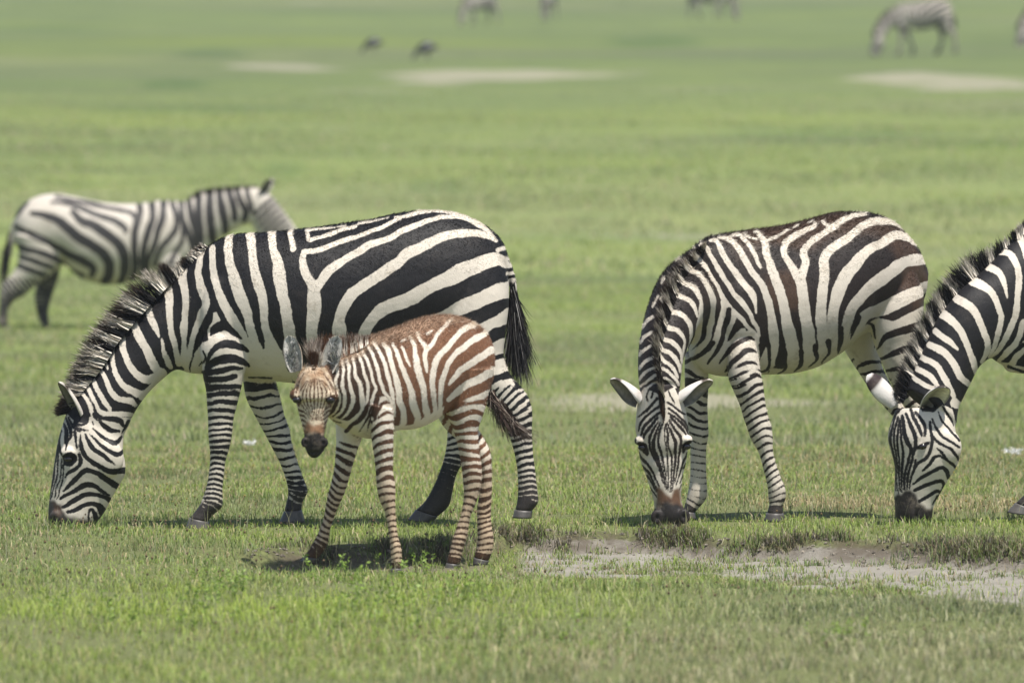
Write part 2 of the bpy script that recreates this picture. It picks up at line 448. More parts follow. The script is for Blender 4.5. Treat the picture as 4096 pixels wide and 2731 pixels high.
class Animal:
    def __init__(s, fr, voxel=0.006):
        s.fr = fr; s.voxel = voxel; s.tubes = []; s.blobs = []; s.legs = []; s.paints = []; s.dents = []; s.ears = []
        s.dark = BLACK.copy(); s.light = CREAM.copy(); s.colfn = None; s.hoofs = []
    def tube(s, zoom, pts, sm=1.0, p=1.0):
        N = s.fr.nodes(zoom, pts); s.tubes.append(dict(N=N, sm=sm, leg=None, p=p)); return N
    def leg(s, zm, pts, hoof=2, **band):
        """last `hoof` nodes form the hoof (its own part)"""
        band.setdefault('zoom', zm); zoom = zm
        N = s.fr.nodes(zoom, pts)
        s.tubes.append(dict(N=N[:len(N) - hoof + 1], sm=0.35, leg=band, p=1.0))
        s.hoofs.append(N[-hoof:].copy())
        return N
    def blob(s, zoom, x, y, yy, rx, ry, rz):
        a, b = s.fr.xz(zoom, x, y); s.blobs.append(ellipsoid((a, yy, b), (rx, ry, rz)))
    def build(s, name, mat, label, cat, field, group=None, its=24):
        parts = []; samples = []
        for k, t in enumerate(s.tubes):
            V, Q, T, N = loft(t['N'], p=t['p']); parts.append((V, Q, T)); t['R'] = N
        for V, Q in s.blobs: parts.append((V, Q, None))
        V, F = remesh(parts, s.voxel)
        # which tube does each vertex belong to
        best = np.full(len(V), 1e9); own = np.zeros(len(V), int); tt = np.zeros(len(V)); aa = np.zeros(len(V))
        for k, t in enumerate(s.tubes):
            N = t['R']; C, U, Vd = ring_frames(N)
            ru = np.linalg.norm(U, axis=1); arc = np.concatenate([[0], np.cumsum(np.linalg.norm(np.diff(C, axis=0), axis=1))])
            bd = np.full(len(V), 1e9); bi = np.zeros(len(V), int)
            for i in range(len(C)):
                D = V - C[i]
                du = D @ (U[i] / (ru[i] ** 2 + 1e-9)); dv = D @ (Vd[i] / (N[i, 5] + 1e-9))
                T = np.cross(U[i] / (ru[i] + 1e-9), Vd[i])
                dt = D @ T / (0.5 * (ru[i] + N[i, 5]) + 1e-9)
                q = np.sqrt(du * du + dv * dv + dt * dt)
                m = q < bd; bd[m] = q[m]; bi[m] = i
            m = bd < best
            best[m] = bd[m]; own[m] = k
            Tn = np.cross(U / (ru[:, None] + 1e-9), Vd); Tg = np.gradient(C, axis=0); Tg /= np.linalg.norm(Tg, axis=1)[:, None]
            tt[m] = arc[bi[m]] + np.clip(np.einsum('ij,ij->i', V[m] - C[bi[m]], Tg[bi[m]]), -.03, .03)
            Un = U / (ru[:, None] ** 2 + 1e-9)
            aa[m] = np.einsum('ij,ij->i', V[m] - C[bi[m]], Un[bi[m]])
        E = edges_of(F)
        sm = np.array([t['sm'] for t in s.tubes])[own]
        for _ in range(12):   # soften the weight
            S = (np.bincount(E[:, 0], sm[E[:, 1]], len(V)) + np.bincount(E[:, 1], sm[E[:, 0]], len(V))) / np.bincount(E.ravel(), minlength=len(V))
            sm = 0.5 * sm + 0.5 * S
        V = relax(V, E, 0.5 * sm, its, 1.02)
        V = relax(V, E, 0.5 * np.ones(len(V)), 4, 1.02)
        Nn = normals_of(V, F)
        # nostrils, mouth lines, folds: pushed in along the normal
        for c, r, dep in s.dents:
            q = np.linalg.norm((V - np.array(c)) / np.array(r), axis=1)
            V = V - Nn * (dep * np.exp(-q * q * 1.5))[:, None]
        # fine muscle unevenness
        V = V + Nn * (0.003 * vnoise(V, 9, 3) * np.minimum(1, sm))[:, None]
        s.V, s.F, s.N = V, F, Nn
        P = V + 0
        wx = 0.003 * vnoise(V, 30, 11) + .004 * vnoise(V, 13, 13); wz = 0.003 * vnoise(V, 30, 12) + .004 * vnoise(V, 13, 14)
        val = field.sample(P[:, 0] + wx, P[:, 2] + wz)
        dk = np.tile(s.dark, (len(V), 1)); lt = np.tile(s.light, (len(V), 1))
        for k, t in enumerate(s.tubes):
            b = t['leg']
            if b is None: continue
            m = own == k
            tm = tt[m]; a = aa[m]; p = V[m]
            L = t['R']; ln = np.linalg.norm(np.diff(L[:, :3], axis=0), axis=1).sum()
            zt = s.fr.xz(b.get('zoom', 'P'), 0, b['top'])[1]
            s0, s1 = b.get('sp', (0.045, 0.022))
            u = np.clip(tm / ln, 0, 1)
            sp = s0 + (s1 - s0) * u ** 0.8
            ug = np.linspace(0, 1, 200); spg = s0 + (s1 - s0) * ug ** 0.8
            ph = np.interp(u, ug, np.concatenate([[0], np.cumsum(ln / 199 / spg[1:])]))
            ns = b.get('seed', 1)
            ph = ph + b.get('tilt', 0.3) * a + b.get('bow', -0.25) * a * a + 0.62 * vnoise(p, 8.5, ns) + 0.18 * vnoise(p, 28, ns + 5)
            duty = b.get('duty', (0.1, 0.0)); c = duty[0] + (duty[1] - duty[0]) * u + 0.45 * vnoise(p, 12, ns + 9)
            v = (np.cos(2 * math.pi * ph) - c) * sp * 0.2
            dkb = b.get('dark_from', 0.9)
            v = v + 0.0062 * smooth01(dkb - 0.10, dkb + 0.03, u) * (1 + .6 * vnoise(p, 45, 4)) + .02 * smooth01(.955, .99, u)
            w = smooth01(0.035, -0.035, p[:, 2] - zt)
            lo = (smooth01(.8, .95, u) * .8)[:, None]
            dk[m] = dk[m] * (1 - lo) + np.array((.034, .029, .026)) * lo
            lt[m] = lt[m] * (1 - lo * .6) + np.array((.30, .255, .20)) * lo * .6
            val[m] = val[m] * (1 - w) + v * w
        for poly, cd, cl, soft in s.paints:
            d = polysdf(poly, V[:, 0], V[:, 2]) + soft * 0.8 * vnoise(V, 40, 2)
            nolegs = np.array([t['leg'] is None for t in s.tubes])[own]
            w = (smooth01(-soft, soft, d) * nolegs)[:, None]
            dk = dk * (1 - w) + np.array(cd) * w; lt = lt * (1 - w) + np.array(cl) * w
        if s.colfn: dk, lt = s.colfn(V, Nn, own, tt, dk, lt)
        s.val, s.dk, s.lt, s.own = val, dk, lt, own
        # ears joined into the same skin
        Va, Fa = [V], list(F)
        o = len(V)
        for ev, eq, ec in s.ears:
            Va.append(ev); Fa.append(eq + o); o += len(ev)
            val = np.concatenate([val, np.full(len(ev), -0.03)]); lt = np.vstack([lt, ec]); dk = np.vstack([dk, ec * 0.5])
        four = [f for f in Fa if f.shape[1] == 4]; rest = [f for f in Fa if f.shape[1] != 4]
        me = mesh_np(name, np.vstack(Va), [np.vstack(four)] + rest)
        attr_f(me, "stripe", val); attr_c(me, "dark_col", dk); attr_c(me, "light_col", lt)
        s.ob = add_obj(name, me, mat); s.ob.location = s.fr.loc()
        tag(s.ob, label, cat, group)
        for H in s.hoofs: s.hoof(H)
        return s.ob
    def hoof(s, H):
        H = H.copy(); H[:, 3:6] *= 1.05
        top = H[0].copy(); bot = H[-1].copy()
        mid = 0.5 * (top + bot)
        N = np.array([top, mid, bot])
        V, Q, T, _ = loft(N, 20, 0.95, 0.01)
        lowz = bot[2] - abs(bot[4])
        V[:, 2] = np.maximum(V[:, 2], bot[2] - 0.004)
        me = mesh_np("hoof", V, [Q, T]); add_obj("hoof", me, MAT_HOOF, s.ob)
    def front_y(s, x, z, r=0.012, side=-1):
        d = np.hypot(s.V[:, 0] - x, s.V[:, 2] - z); m = d < r
        if not m.any(): m = d < d.min() + 0.01
        return s.V[m, 1].min() if side < 0 else s.V[m, 1].max()
    def eye(s, zoom, x, y, r=0.019, depth=0.5, side=-1, yy=None, name="eye"):
        a, b = s.fr.xz(zoom, x, y)
        Y = yy if yy is not None else s.front_y(a, b, 0.01, side) - side * r * depth
        V, Q = ellipsoid((a, Y, b), (r * 1.15, r, r * 0.85), 12)
        return add_obj(name, mesh_np(name, V, [Q]), MAT_EYE, s.ob)
    def colour_at(s, P, bias=.0028):
        """coat colour under points"""
        out = np.empty((len(P), 3))
        val = s.field.sample(P[:, 0], P[:, 2])
        w = (val > bias + RNG.normal(0, .002, len(P)))[:, None]
        return np.where(w, s.dark, s.light)
# ================================================================== ground
PROF_D = np.array([-400, 0, 25, 36, 40, 46, 60, 80, 100, 130, 160, 210, 250, 300, 362, 450, 600, 1000, 2000, 3000])
PROF_Z = np.array([0, 0, 0, 0, 0, -.05, -.20, -.33, -.20, .30, .95, 2.16, 2.70, 3.40, 4.45, 5.8, 7.0, 8.0, 8.0, 8.0])
def ground_z(x, y):
    """broad lie of the land"""
    d = np.asarray(y, float) + CAMD
    z = 0
    for k in (-.06, 0, .06): z = z + np.interp(d * (1 + k), PROF_D, PROF_Z) / 3
    return z
def ground_point(px, py):
    """P pixel of the photograph -> x, y on the ground"""
    ys = np.linspace(-12, 460, 6000); zs = ground_z(0, ys); d = ys + CAMD
    row = (HORIZ + (CAMH - zs) * FPX / d) * ZOOM['P'][2]
    y = np.interp(-py, -row, ys)
    return (px / ZOOM['P'][2] - 2048) * (y + CAMD) / FPX, y

DROP = .085
def _edge(tab, drop):
    t = np.array(tab, float); d = (CAMH + drop) * FPX * ZOOM['P'][2] / (t[:, 1] - HORIZ * ZOOM['P'][2])
    return (t[:, 0] - 1176) / ZOOM['P'][2] * d / FPX, d
BANK_X, BANK_D = _edge([(-200,1262),(560,1262),(700,1255),(900,1252),(1040,1248),(1110,1228),(1180,1213),(1412,1216),(1626,1225),(1787,1238),(2000,1244),(2160,1250),(2351,1260),(2800,1280)], 0)
SAND_X, SAND_D = _edge([(0,1300),(600,1290),(1000,1300),(1144,1306),(1412,1301),(1626,1296),(1787,1318),(2001,1334),(2162,1350),(2351,1371),(2800,1420)], DROP)

def p3(x, y): return np.stack([x, y, np.zeros_like(x)], 1)
def bank_terms(x, y):
    """distance in front of the turf edge, depth of the bare hollow, bare-soil amount"""
    d = y + CAMD
    wob = .13 * vnoise(p3(x, y), 1.6, 41) + .10 * vnoise(p3(x, y), 4.5, 42) + .05 * vnoise(p3(x, y), 11, 43)
    wob = wob * (.35 + .65 * smooth01(-.25, .05, x))
    e = np.interp(x, BANK_X, BANK_D) + wob - d
    amp = smooth01(-1.45, -.95, x + .1 * vnoise(p3(x, y), 2, 44))
    s = np.interp(x, SAND_X, SAND_D) - .8 - .35 * wob - .18 * vnoise(p3(x, y), 3, 45)
    back = smooth01(s - .1, s - 2.6, d)
    depth = amp * smooth01(-.02, .22, e) * (1 - back)
    sand = smooth01(.0, .16, e) * smooth01(s - .14, s + .06, d) * smooth01(-.08, .18, x)
    hole = smooth01(-.05, .1, e) * smooth01(37.55, 37.85, d + .12 * vnoise(p3(x, y), 5, 46)) * smooth01(-1.12, -.92, x + .08 * vnoise(p3(x, y), 6, 47)) * smooth01(.02, -.15, x) * .5
    return e, depth, np.maximum(sand, hole)

def ground_h(x, y):
    x = np.asarray(x, float); y = np.asarray(y, float)
    z = ground_z(x, y)
    e, depth, sand = bank_terms(x, y)
    near = smooth01(60, 30, np.abs(y))
    z = z - DROP * depth + near * (.012 * vnoise(p3(x, y), 1.3, 51) + .008 * vnoise(p3(x, y), 4, 52)) * (1 - .5 * depth)
    z = z + .010 * sand * vnoise(p3(x, y), 9, 53) + .005 * sand * vnoise(p3(x, y), 22, 54)
    far = smooth01(60, 300, y)
    z = z + far * .5 * vnoise(p3(x, y), .02, 57)
    return z

def geo(a, b, n):  return np.geomspace(a, b, n)

PATCHES = [  # pale bare patches: P pixel centre, half width, half height, strength
    (1110, 168, 260, 14, 1.0), (1000, 180, 170, 11, .8), (2090, 172, 130, 20, 1.0), (2260, 188, 170, 15, 1.0), (650, 150, 190, 9, 1.0), (1560, 924, 420, 21, 1.0), (1330, 922, 160, 12, .5), (770, 290, 120, 12, .35), (420, 880, 120, 20, .3), (1400, 545, 500, 10, .3)]

def build_ground():
    ys = np.concatenate([-np.array([400, 200, 120, 80, 60, 45, 30, 20, 15]) * 1.0, np.arange(-12, 6, .055), np.arange(6, 20, .12), np.arange(20, 60, .35), np.arange(60, 200, .9), np.arange(200, 420, 2.2), geo(424, 2400, 24)])
    h = np.concatenate([np.arange(0, 3, .06), np.arange(3, 8, .2), np.arange(8, 20, .7), np.arange(20, 60, 3.), geo(62, 2400, 20)])
    xs = np.concatenate([-h[:0:-1], h])
    X, Y = np.meshgrid(xs, ys); nx = len(xs); ny = len(ys)
    x = X.ravel(); y = Y.ravel()
    z = ground_h(x, y)
    V = np.stack([x, y, z], 1)
    i = np.arange(ny - 1)[:, None] * nx; j = np.arange(nx - 1)[None, :]
    Q = np.stack([i + j, i + j + 1, i + nx + j + 1, i + nx + j], -1).reshape(-1, 4)
    me = mesh_np("ground", V, [Q])
    e, depth, sand = bank_terms(x, y)
    sand = sand * (np.abs(y) < 20)
    zz = ground_z(x, y); d = np.maximum(y + CAMD, 5)
    row = (HORIZ + (CAMH - zz) * FPX / d) * ZOOM['P'][2]; px = 1176 + x * FPX / d * ZOOM['P'][2]
    pale = np.zeros(len(x))
    for cx, cy, rx, ry, s in PATCHES:
        q = ((px - cx) / rx) ** 2 + ((row - cy) / ry) ** 2
        pale = np.maximum(pale, s * np.exp(-q * 1.1) * (y > 6))
    lush = np.zeros(len(x))
    for cx, cy, rx, ry in ((400, 188, 80, 18), (490, 124, 110, 12), (650, 388, 60, 22), (1000, 428, 80, 18), (1900, 310, 300, 22), (1400, 545, 320, 14), (450, 245, 300, 12), (1500, 105, 120, 14), (2250, 330, 160, 16), (120, 60, 160, 14), (1350, 640, 500, 10), (300, 330, 120, 10)):
        lush = np.maximum(lush, np.exp(-((px - cx) / rx) ** 2 - ((row - cy) / ry) ** 2) * (y > 6))
    attr_f(me, "lush", lush)
    attr_f(me, "sand", sand); attr_f(me, "pale", pale)
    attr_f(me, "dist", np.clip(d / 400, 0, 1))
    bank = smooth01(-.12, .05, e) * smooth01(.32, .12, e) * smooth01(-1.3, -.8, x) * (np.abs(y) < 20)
    attr_f(me, "bank", bank); attr_f(me, "dark_soil", smooth01(.05, -.15, x) * (np.abs(y) < 20))
    M = NT("turf_ground")
    co = M.coord()
    mp = M.n("ShaderNodeMapping"); M.l(co, mp.inputs[0]); mp.inputs["Scale"].default_value = (1, 1, 0.0)
    c = mp.outputs[0]
    nA = M.noise(.022, 4, .6, c).outputs["Fac"]; nB = M.noise(.11, 5, .65, c).outputs["Fac"]; nC = M.noise(.6, 5, .7, c).outputs["Fac"]; nD = M.noise(4.5, 4, .7, c).outputs["Fac"]; nE = M.noise(38, 4, .7, c).outputs["Fac"]
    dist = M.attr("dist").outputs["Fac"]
    # far turf, seen as a fine mixture of green and straw
    g = M.mix(M.ramp(nB, .38, .64), (.172, .222, .064), (.205, .262, .066))
    g = M.mix(M.math('MULTIPLY', M.ramp(nA, .48, .62), .75), g, (.225, .245, .095))
    g = M.mix(M.math('MULTIPLY', M.ramp(nC, .52, .66), .8), g, (.130, .170, .056))
    g = M.mix(M.math('MULTIPLY', M.ramp(nC, .45, .28), .45), g, (.245, .295, .075))
    g = M.mix(M.math('MULTIPLY', M.ramp(nD, .50, .68), .45), g, (.120, .155, .052))
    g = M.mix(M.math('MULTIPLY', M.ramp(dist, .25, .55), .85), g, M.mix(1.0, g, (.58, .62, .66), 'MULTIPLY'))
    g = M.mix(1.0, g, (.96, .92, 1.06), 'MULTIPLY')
    ms = M.n('ShaderNodeMapping'); M.l(co, ms.inputs[0]); ms.inputs['Scale'].default_value = (.05, .22, 0)
    nG = M.noise(1.0, 4, .6, ms.outputs[0]).outputs['Fac']
    g = M.mix(M.math('MULTIPLY', M.ramp(nG, .50, .68), .6), g, M.mix(1.0, g, (.78, .76, .92), 'MULTIPLY'))
    nF = M.noise(.045, 3, .5, c).outputs['Fac']
    g = M.mix(M.math('MULTIPLY', M.ramp(nF, .50, .66), .6), g, M.mix(1.0, g, (.74, .80, .86), 'MULTIPLY'))
    g = M.mix(M.math('MULTIPLY', M.ramp(nF, .44, .30), .5), g, M.mix(1.0, g, (1.15, 1.12, .70), 'MULTIPLY'))
    lu = M.ramp(M.math('ADD', M.attr('lush').outputs['Fac'], M.math('MULTIPLY', M.math('SUBTRACT', nB, .5), 1.0)), .2, .8)
    g = M.mix(M.math('MULTIPLY', lu, .8), g, M.mix(1.0, g, (.66, .76, .72), 'MULTIPLY'))
    thatch = M.mix(M.ramp(nE, .35, .7), (.085, .095, .040), (.165, .185, .068))
    g2 = M.mix(M.ramp(dist, .11, .24), thatch, g)
    soil = M.mix(M.ramp(nD, .3, .75), (.205, .19, .16), (.275, .258, .22))
    soil = M.mix(M.math('MULTIPLY', M.ramp(nE, .5, .75), .5), soil, (.19, .165, .135))
    soil = M.mix(M.attr('dark_soil').outputs['Fac'], soil, M.mix(nE, (.10, .085, .06), (.17, .15, .105)))  # bare soil turns darker and browner left of the sandy strip
    f = M.ramp(M.math('ADD', M.attr("sand").outputs["Fac"], M.math('MULTIPLY', M.math('SUBTRACT', nE, .5), .7)), .36, .6)
    g3 = M.mix(f, g2, soil)
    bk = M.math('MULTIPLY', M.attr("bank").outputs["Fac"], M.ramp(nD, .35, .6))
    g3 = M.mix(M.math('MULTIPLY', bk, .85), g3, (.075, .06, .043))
    fp = M.ramp(M.math('ADD', M.attr("pale").outputs["Fac"], M.math('ADD', M.math('MULTIPLY', M.math('SUBTRACT', nB, .5), 2.0), M.math('MULTIPLY', M.math('SUBTRACT', nC, .5), 1.0))), .26, .62)
    g4 = M.mix(M.math('MULTIPLY', fp, .60), g3, M.mix(nC, (.27, .24, .185), (.35, .315, .25)))
    M.l(g4, M.b.inputs["Base Color"]); M.b.inputs["Roughness"].default_value = .95; M.b.inputs["Specular IOR Level"].default_value = .15
    hgt = M.math('ADD', M.math('MULTIPLY', nE, .5), M.math('ADD', M.math('MULTIPLY', nD, 1.0), M.math('MULTIPLY', M.noise(130, 2, .6, c).outputs["Fac"], .25)))
    M.bump(hgt, .5, .03)
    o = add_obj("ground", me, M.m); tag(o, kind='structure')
    build_grass()
    build_haze()

def build_haze():
    V = np.array([(x, y, z) for x in (-2500, 2500) for y in (-500, 2500) for z in (-2.0, 11.0)], float)
    Q = np.array([(0, 1, 3, 2), (4, 6, 7, 5), (0, 4, 5, 1), (2, 3, 7, 6), (0, 2, 6, 4), (1, 5, 7, 3)])
    me = mesh_np('haze', V, [Q], False)
    m = bpy.data.materials.new('haze_air'); m.use_nodes = True; t = m.node_tree; t.nodes.clear()
    o = t.nodes.new('ShaderNodeOutputMaterial'); v = t.nodes.new('ShaderNodeVolumePrincipled')
    v.inputs['Color'].default_value = (.86, .92, .95, 1); v.inputs['Density'].default_value = HAZE
    t.links.new(v.outputs[0], o.inputs['Volume'])
    tag(add_obj('haze', me, m), kind='stuff')

HAZE = .0003
def grass_material():
    M = NT("grass_blade")
    c = M.attr("Col").outputs["Color"]
    M.l(c, M.b.inputs["Base Color"]); M.b.inputs["Roughness"].default_value = .5; M.b.inputs["Specular IOR Level"].default_value = .35
    tr = M.n("ShaderNodeBsdfTranslucent"); M.l(M.mix(1.0, c, (1.15, 1.2, .7), 'MULTIPLY'), tr.inputs[0])
    ms = M.n("ShaderNodeMixShader"); ms.inputs[0].default_value = .40
    g = M.n('ShaderNodeNewGeometry'); vm = M.n('ShaderNodeVectorMath', operation='MULTIPLY_ADD'); M.l(g.outputs['Normal'], vm.inputs[0]); vm.inputs[1].default_value = (.7,) * 3; vm.inputs[2].default_value = (0, 0, .45)
    vn = M.n('ShaderNodeVectorMath', operation='NORMALIZE'); M.l(vm.outputs[0], vn.inputs[0]); M.l(vn.outputs[0], M.b.inputs['Normal'])
    M.l(M.b.outputs[0], ms.inputs[1]); M.l(tr.outputs[0], ms.inputs[2]); M.l(ms.outputs[0], M.out.inputs[0])
    return M.m

def scatter(d0, d1, dens, extra=1.3, margin=1.06):
    """random ground positions in the wedge seen by the camera"""
    k = 1176 / ZOOM['P'][2] / FPX * margin
    area = k * (d1 * d1 - d0 * d0) + 2 * extra * (d1 - d0)
    n = int(area * dens)
    d = np.sqrt(RNG.uniform(d0 * d0, d1 * d1, n)); x = RNG.uniform(-1, 1, n) * (k * d + extra)
    return x, d - CAMD

def blade_set(x, y, L, W, lean, col, tipcol, seg=2):
    n = len(x)
    z = ground_h(x, y) - .004
    az = RNG.uniform(0, 2 * math.pi, n)
    lx = np.cos(az) * lean; ly = np.sin(az) * lean
    fa = RNG.uniform(0, math.pi, n); sx = np.cos(fa) * W * .5; sy = np.sin(fa) * W * .5
    B = np.stack([x, y, z], 1); S = np.stack([sx, sy, np.zeros(n)], 1)
    if seg == 2:
        m = B + np.stack([lx * L * .28, ly * L * .28, L * .58], 1)
        t = B + np.stack([lx * L, ly * L, L * np.sqrt(np.maximum(.12, 1 - lean ** 2 * .8))], 1)
        V = np.stack([B - S, B + S, m + S * .8, m - S * .8, t], 1).reshape(-1, 3)
        C = np.stack([col * .55, col * .55, col, col, tipcol], 1).reshape(-1, 3)  # blade feet painted darker, shade between blades put into the colour
        o = np.arange(n)[:, None] * 5
        return V, [o + np.array([[0, 1, 2, 3]])], [o + np.array([[3, 2, 4]])], C
    t = B + np.stack([lx * L, ly * L, L * np.sqrt(np.maximum(.12, 1 - lean ** 2 * .8))], 1)
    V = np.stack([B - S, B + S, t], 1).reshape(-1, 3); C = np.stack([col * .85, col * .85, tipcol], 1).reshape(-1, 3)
    return V, [], [np.arange(n)[:, None] * 3 + np.array([[0, 1, 2]])], C

def emit(name, sets, mat):
    V = []; Q = []; T = []; C = []; o = 0
    for v, q, t, c in sets:
        V.append(v); C.append(c); Q += [a + o for a in q]; T += [a + o for a in t]; o += len(v)
    F = ([np.vstack(Q)] if Q else []) + ([np.vstack(T)] if T else [])
    me = mesh_np(name, np.vstack(V), F, False); attr_c(me, "Col", np.vstack(C))
    ob = add_obj(name, me, mat); tag(ob, kind='stuff'); return ob

GREENS = np.array([(.158, .238, .060), (.135, .208, .060), (.180, .260, .064), (.215, .258, .095), (.112, .172, .056)])
STRAW = np.array([(.36, .31, .19), (.27, .21, .13), (.42, .38, .26)])
def grass_colour(x, y, dry, var=.3):
    n = len(x)
    c = GREENS[RNG.integers(0, len(GREENS), n)]
    P = p3(x, y)
    tone = (vnoise(P * (.55, 1, 1), .35, 73) * .5 + vnoise(P, .55, 71) * .5 + vnoise(P, 1.9, 72) * .5) * 1.35
    yl = smooth01(.0, .55, tone)[:, None]; dk = smooth01(0, .6, -tone)[:, None]
    c = c * (1 - .5 * yl) + np.array((.235, .325, .060)) * .5 * yl
    c = c * (1 - .45 * dk) + np.array((.150, .172, .088)) * .45 * dk
    m = (RNG.random(n) < dry)
    c = np.where(m[:, None], STRAW[RNG.integers(0, 3, n)], c)
    return c * RNG.uniform(1 - var, 1 + var, (n, 1))

def build_grass():
    G = grass_material()
    sets = []
    # near turf
    x, y = scatter(28.0, 50, 2800)
    e, depth, sand = bank_terms(x, y)
    d = y + CAMD
    P = p3(x, y)
    clump = vnoise(P, 7, 61) * .6 + vnoise(P, 17, 62) * .5
    keep = RNG.random(len(x)) < np.where(sand > .3, .04 + (.28 + .35 * smooth01(.4, .8, x) * smooth01(2., 1.2, x)) * smooth01(-.05, .4, clump + .7 * vnoise(P, 2.2, 59)), .62 + .5 * clump)
    gap = vnoise(P, 1.1, 63) * .6 + vnoise(P, 3.3, 64) * .5
    keep &= ~((gap > .34) & (RNG.random(len(x)) < .7))
    x, y, e, sand, d, clump, gap = [a[keep] for a in (x, y, e, sand, d, clump, gap)]
    n = len(x)
    edge = smooth01(.25, .0, np.abs(e - .05)) * smooth01(-1.0, -.4, x)
    brown = np.maximum(smooth01(.9, 1.3, x) * smooth01(41.1, 41.6, d) * smooth01(43.5, 42.2, d), smooth01(-.1, .9, x + .5 * vnoise(P[keep], 1.1, 78)) * smooth01(33.2, 32.0, d + .5 * vnoise(P[keep], 1.4, 79)) * .75)
    fore = smooth01(36.5, 34, d)
    sfront = np.where(x > -.6, d - np.interp(x, SAND_X, SAND_D), -3.0)
    hump = vnoise(P[keep], 1.7, 65) * .5 + vnoise(P[keep], 4.2, 60) * .5
    L = RNG.uniform(.014, .050, n) * (1 + .35 * clump) * (1 + .7 * hump).clip(.45, 2) * (1 + .5 * edge + .30 * fore * smooth01(0, -2.2, sfront) + .25 * smooth01(43, 47, d))
    dry = np.clip(.15 + .12 * smooth01(41, 45, d) + .25 * np.clip(gap, 0, 1) + .45 * edge * (RNG.random(n) < .8) + .5 * brown + .06 * fore, 0, .9)
    col = grass_colour(x, y, dry)
    # grey-green turf to the right in front of the sand, brighter to the left
    gr = (smooth01(-.6, 1.0, x) * fore * .55 + edge * .3)[:, None]
    col = col * (1 - gr) + col.mean(1, keepdims=True) * np.array((.88, 1.02, .66)) * gr
    br = (smooth01(.2, -1.2, x) * fore * .35)[:, None]
    col = col * (1 - br) + np.array((.26, .36, .062)) * br
    bb = (smooth01(35.6, 34.6, d) * smooth01(32.2, 33.2, d) * smooth01(1.0, .2, x) * smooth01(-.4, .4, vnoise(p3(x, y), .9, 77) + .25) * .5)[:, None]
    col = col * (1 - bb) + np.array((.28, .39, .055)) * bb
    col = col * np.array((1.20, 1.12, 1.0))
    tip = col * RNG.uniform(.9, 1.35, (n, 1)); s = RNG.random(n) < .12 + .2 * brown; tip[s] = STRAW[RNG.integers(0, 3, s.sum())]
    lean = np.where(RNG.random(n) < .45, RNG.uniform(.75, 1.12, n), RNG.uniform(.1, .9, n))
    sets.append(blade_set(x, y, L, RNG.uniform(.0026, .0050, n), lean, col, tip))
    # tufts hanging over the turf edge
    cx = RNG.uniform(-1.1, 2.7, 40000); cd = RNG.uniform(36.2, 40.2, 40000)
    e, dep, sa = bank_terms(cx, cd - CAMD)
    cl = vnoise(p3(cx, cd), 4.2, 91) * .6 + vnoise(p3(cx, cd), 10, 92) * .5
    back = np.exp(-((e - .03) / .085) ** 2) * smooth01(-.1, .4, cl)
    sd = cd - np.interp(cx, SAND_X, SAND_D) + .8
    frontp = np.exp(-(sd / .28) ** 2) * smooth01(0, .4, cl) * .55 + .05 * (sa > .5) * smooth01(.1, .5, cl)
    keep = RNG.random(len(cx)) < np.maximum(back, frontp * (cx > -.4))
    dk_ = RNG.random(keep.sum()) < .35
    front = (frontp > back)[keep]; cx, cd = cx[keep], cd[keep]; m = len(cx)
    k = 20
    x = np.repeat(cx, k) + RNG.normal(0, .022, m * k); y = np.repeat(cd, k) - CAMD + RNG.normal(0, .022, m * k); n = m * k
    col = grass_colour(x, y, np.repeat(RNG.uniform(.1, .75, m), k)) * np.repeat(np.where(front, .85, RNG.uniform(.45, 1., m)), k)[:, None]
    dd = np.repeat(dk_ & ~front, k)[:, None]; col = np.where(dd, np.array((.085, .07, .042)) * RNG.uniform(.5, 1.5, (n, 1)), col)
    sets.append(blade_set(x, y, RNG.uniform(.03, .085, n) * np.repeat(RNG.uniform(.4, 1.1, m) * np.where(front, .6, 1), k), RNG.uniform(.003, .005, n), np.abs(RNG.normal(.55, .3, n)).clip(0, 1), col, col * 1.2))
    # turf closing round hooves and muzzles
    T = [(165,1212,.13,150),(250,1212,.08,60),(460,1204,.07,60),(670,1199,.07,60),(965,1197,.07,60),(1200,1187,.06,60),(715,1292,.06,70),(910,1314,.06,80),(1045,1314,.06,80),(1110,1304,.06,70),(1530,1204,.09,130),(1575,1188,.06,60),(1775,1193,.06,60),(2095,1210,.10,150),(2345,1184,.06,60)]
    tx = []; ty = []
    for px, row, sp, k in T:
        gx, gy = ground_point(px, row - (26 if 1280 < row else 0)); tx.append(gx + RNG.normal(0, sp, k)); ty.append(gy - .03 - np.abs(RNG.normal(0, .06, k)))
    x = np.concatenate(tx); y = np.concatenate(ty); n = len(x); col = grass_colour(x, y, np.full(n, .15))
    sets.append(blade_set(x, y, RNG.uniform(.02, .06, n), RNG.uniform(.003, .005, n), RNG.uniform(.1, .9, n), col, col * 1.25))
    # longer single stems
    x, y = scatter(29, 48, 14); sa = bank_terms(x, y)[2]; x, y = x[sa < .5], y[sa < .5]; n = len(x)
    col = np.array((.22, .22, .12)) * RNG.uniform(.6, 1.3, (n, 1))
    sets.append(blade_set(x, y, RNG.uniform(.07, .17, n), np.full(n, .0028), np.abs(RNG.normal(.3, .25, n)).clip(0, .9), col, col * 1.3))
    # middle distance
    x, y = scatter(50, 95, 560, 2.5); n = len(x); P = p3(x, y); cl = vnoise(P, .8, 66) * .6 + vnoise(P, 3, 67) * .5
    keep = RNG.random(n) < .6 + .45 * cl
    zz = ground_z(x, y); row = (HORIZ + (CAMH - zz) * FPX / (y + CAMD)) * ZOOM['P'][2]; px = 1176 + x * FPX / (y + CAMD) * ZOOM['P'][2]
    pale = np.zeros(n)
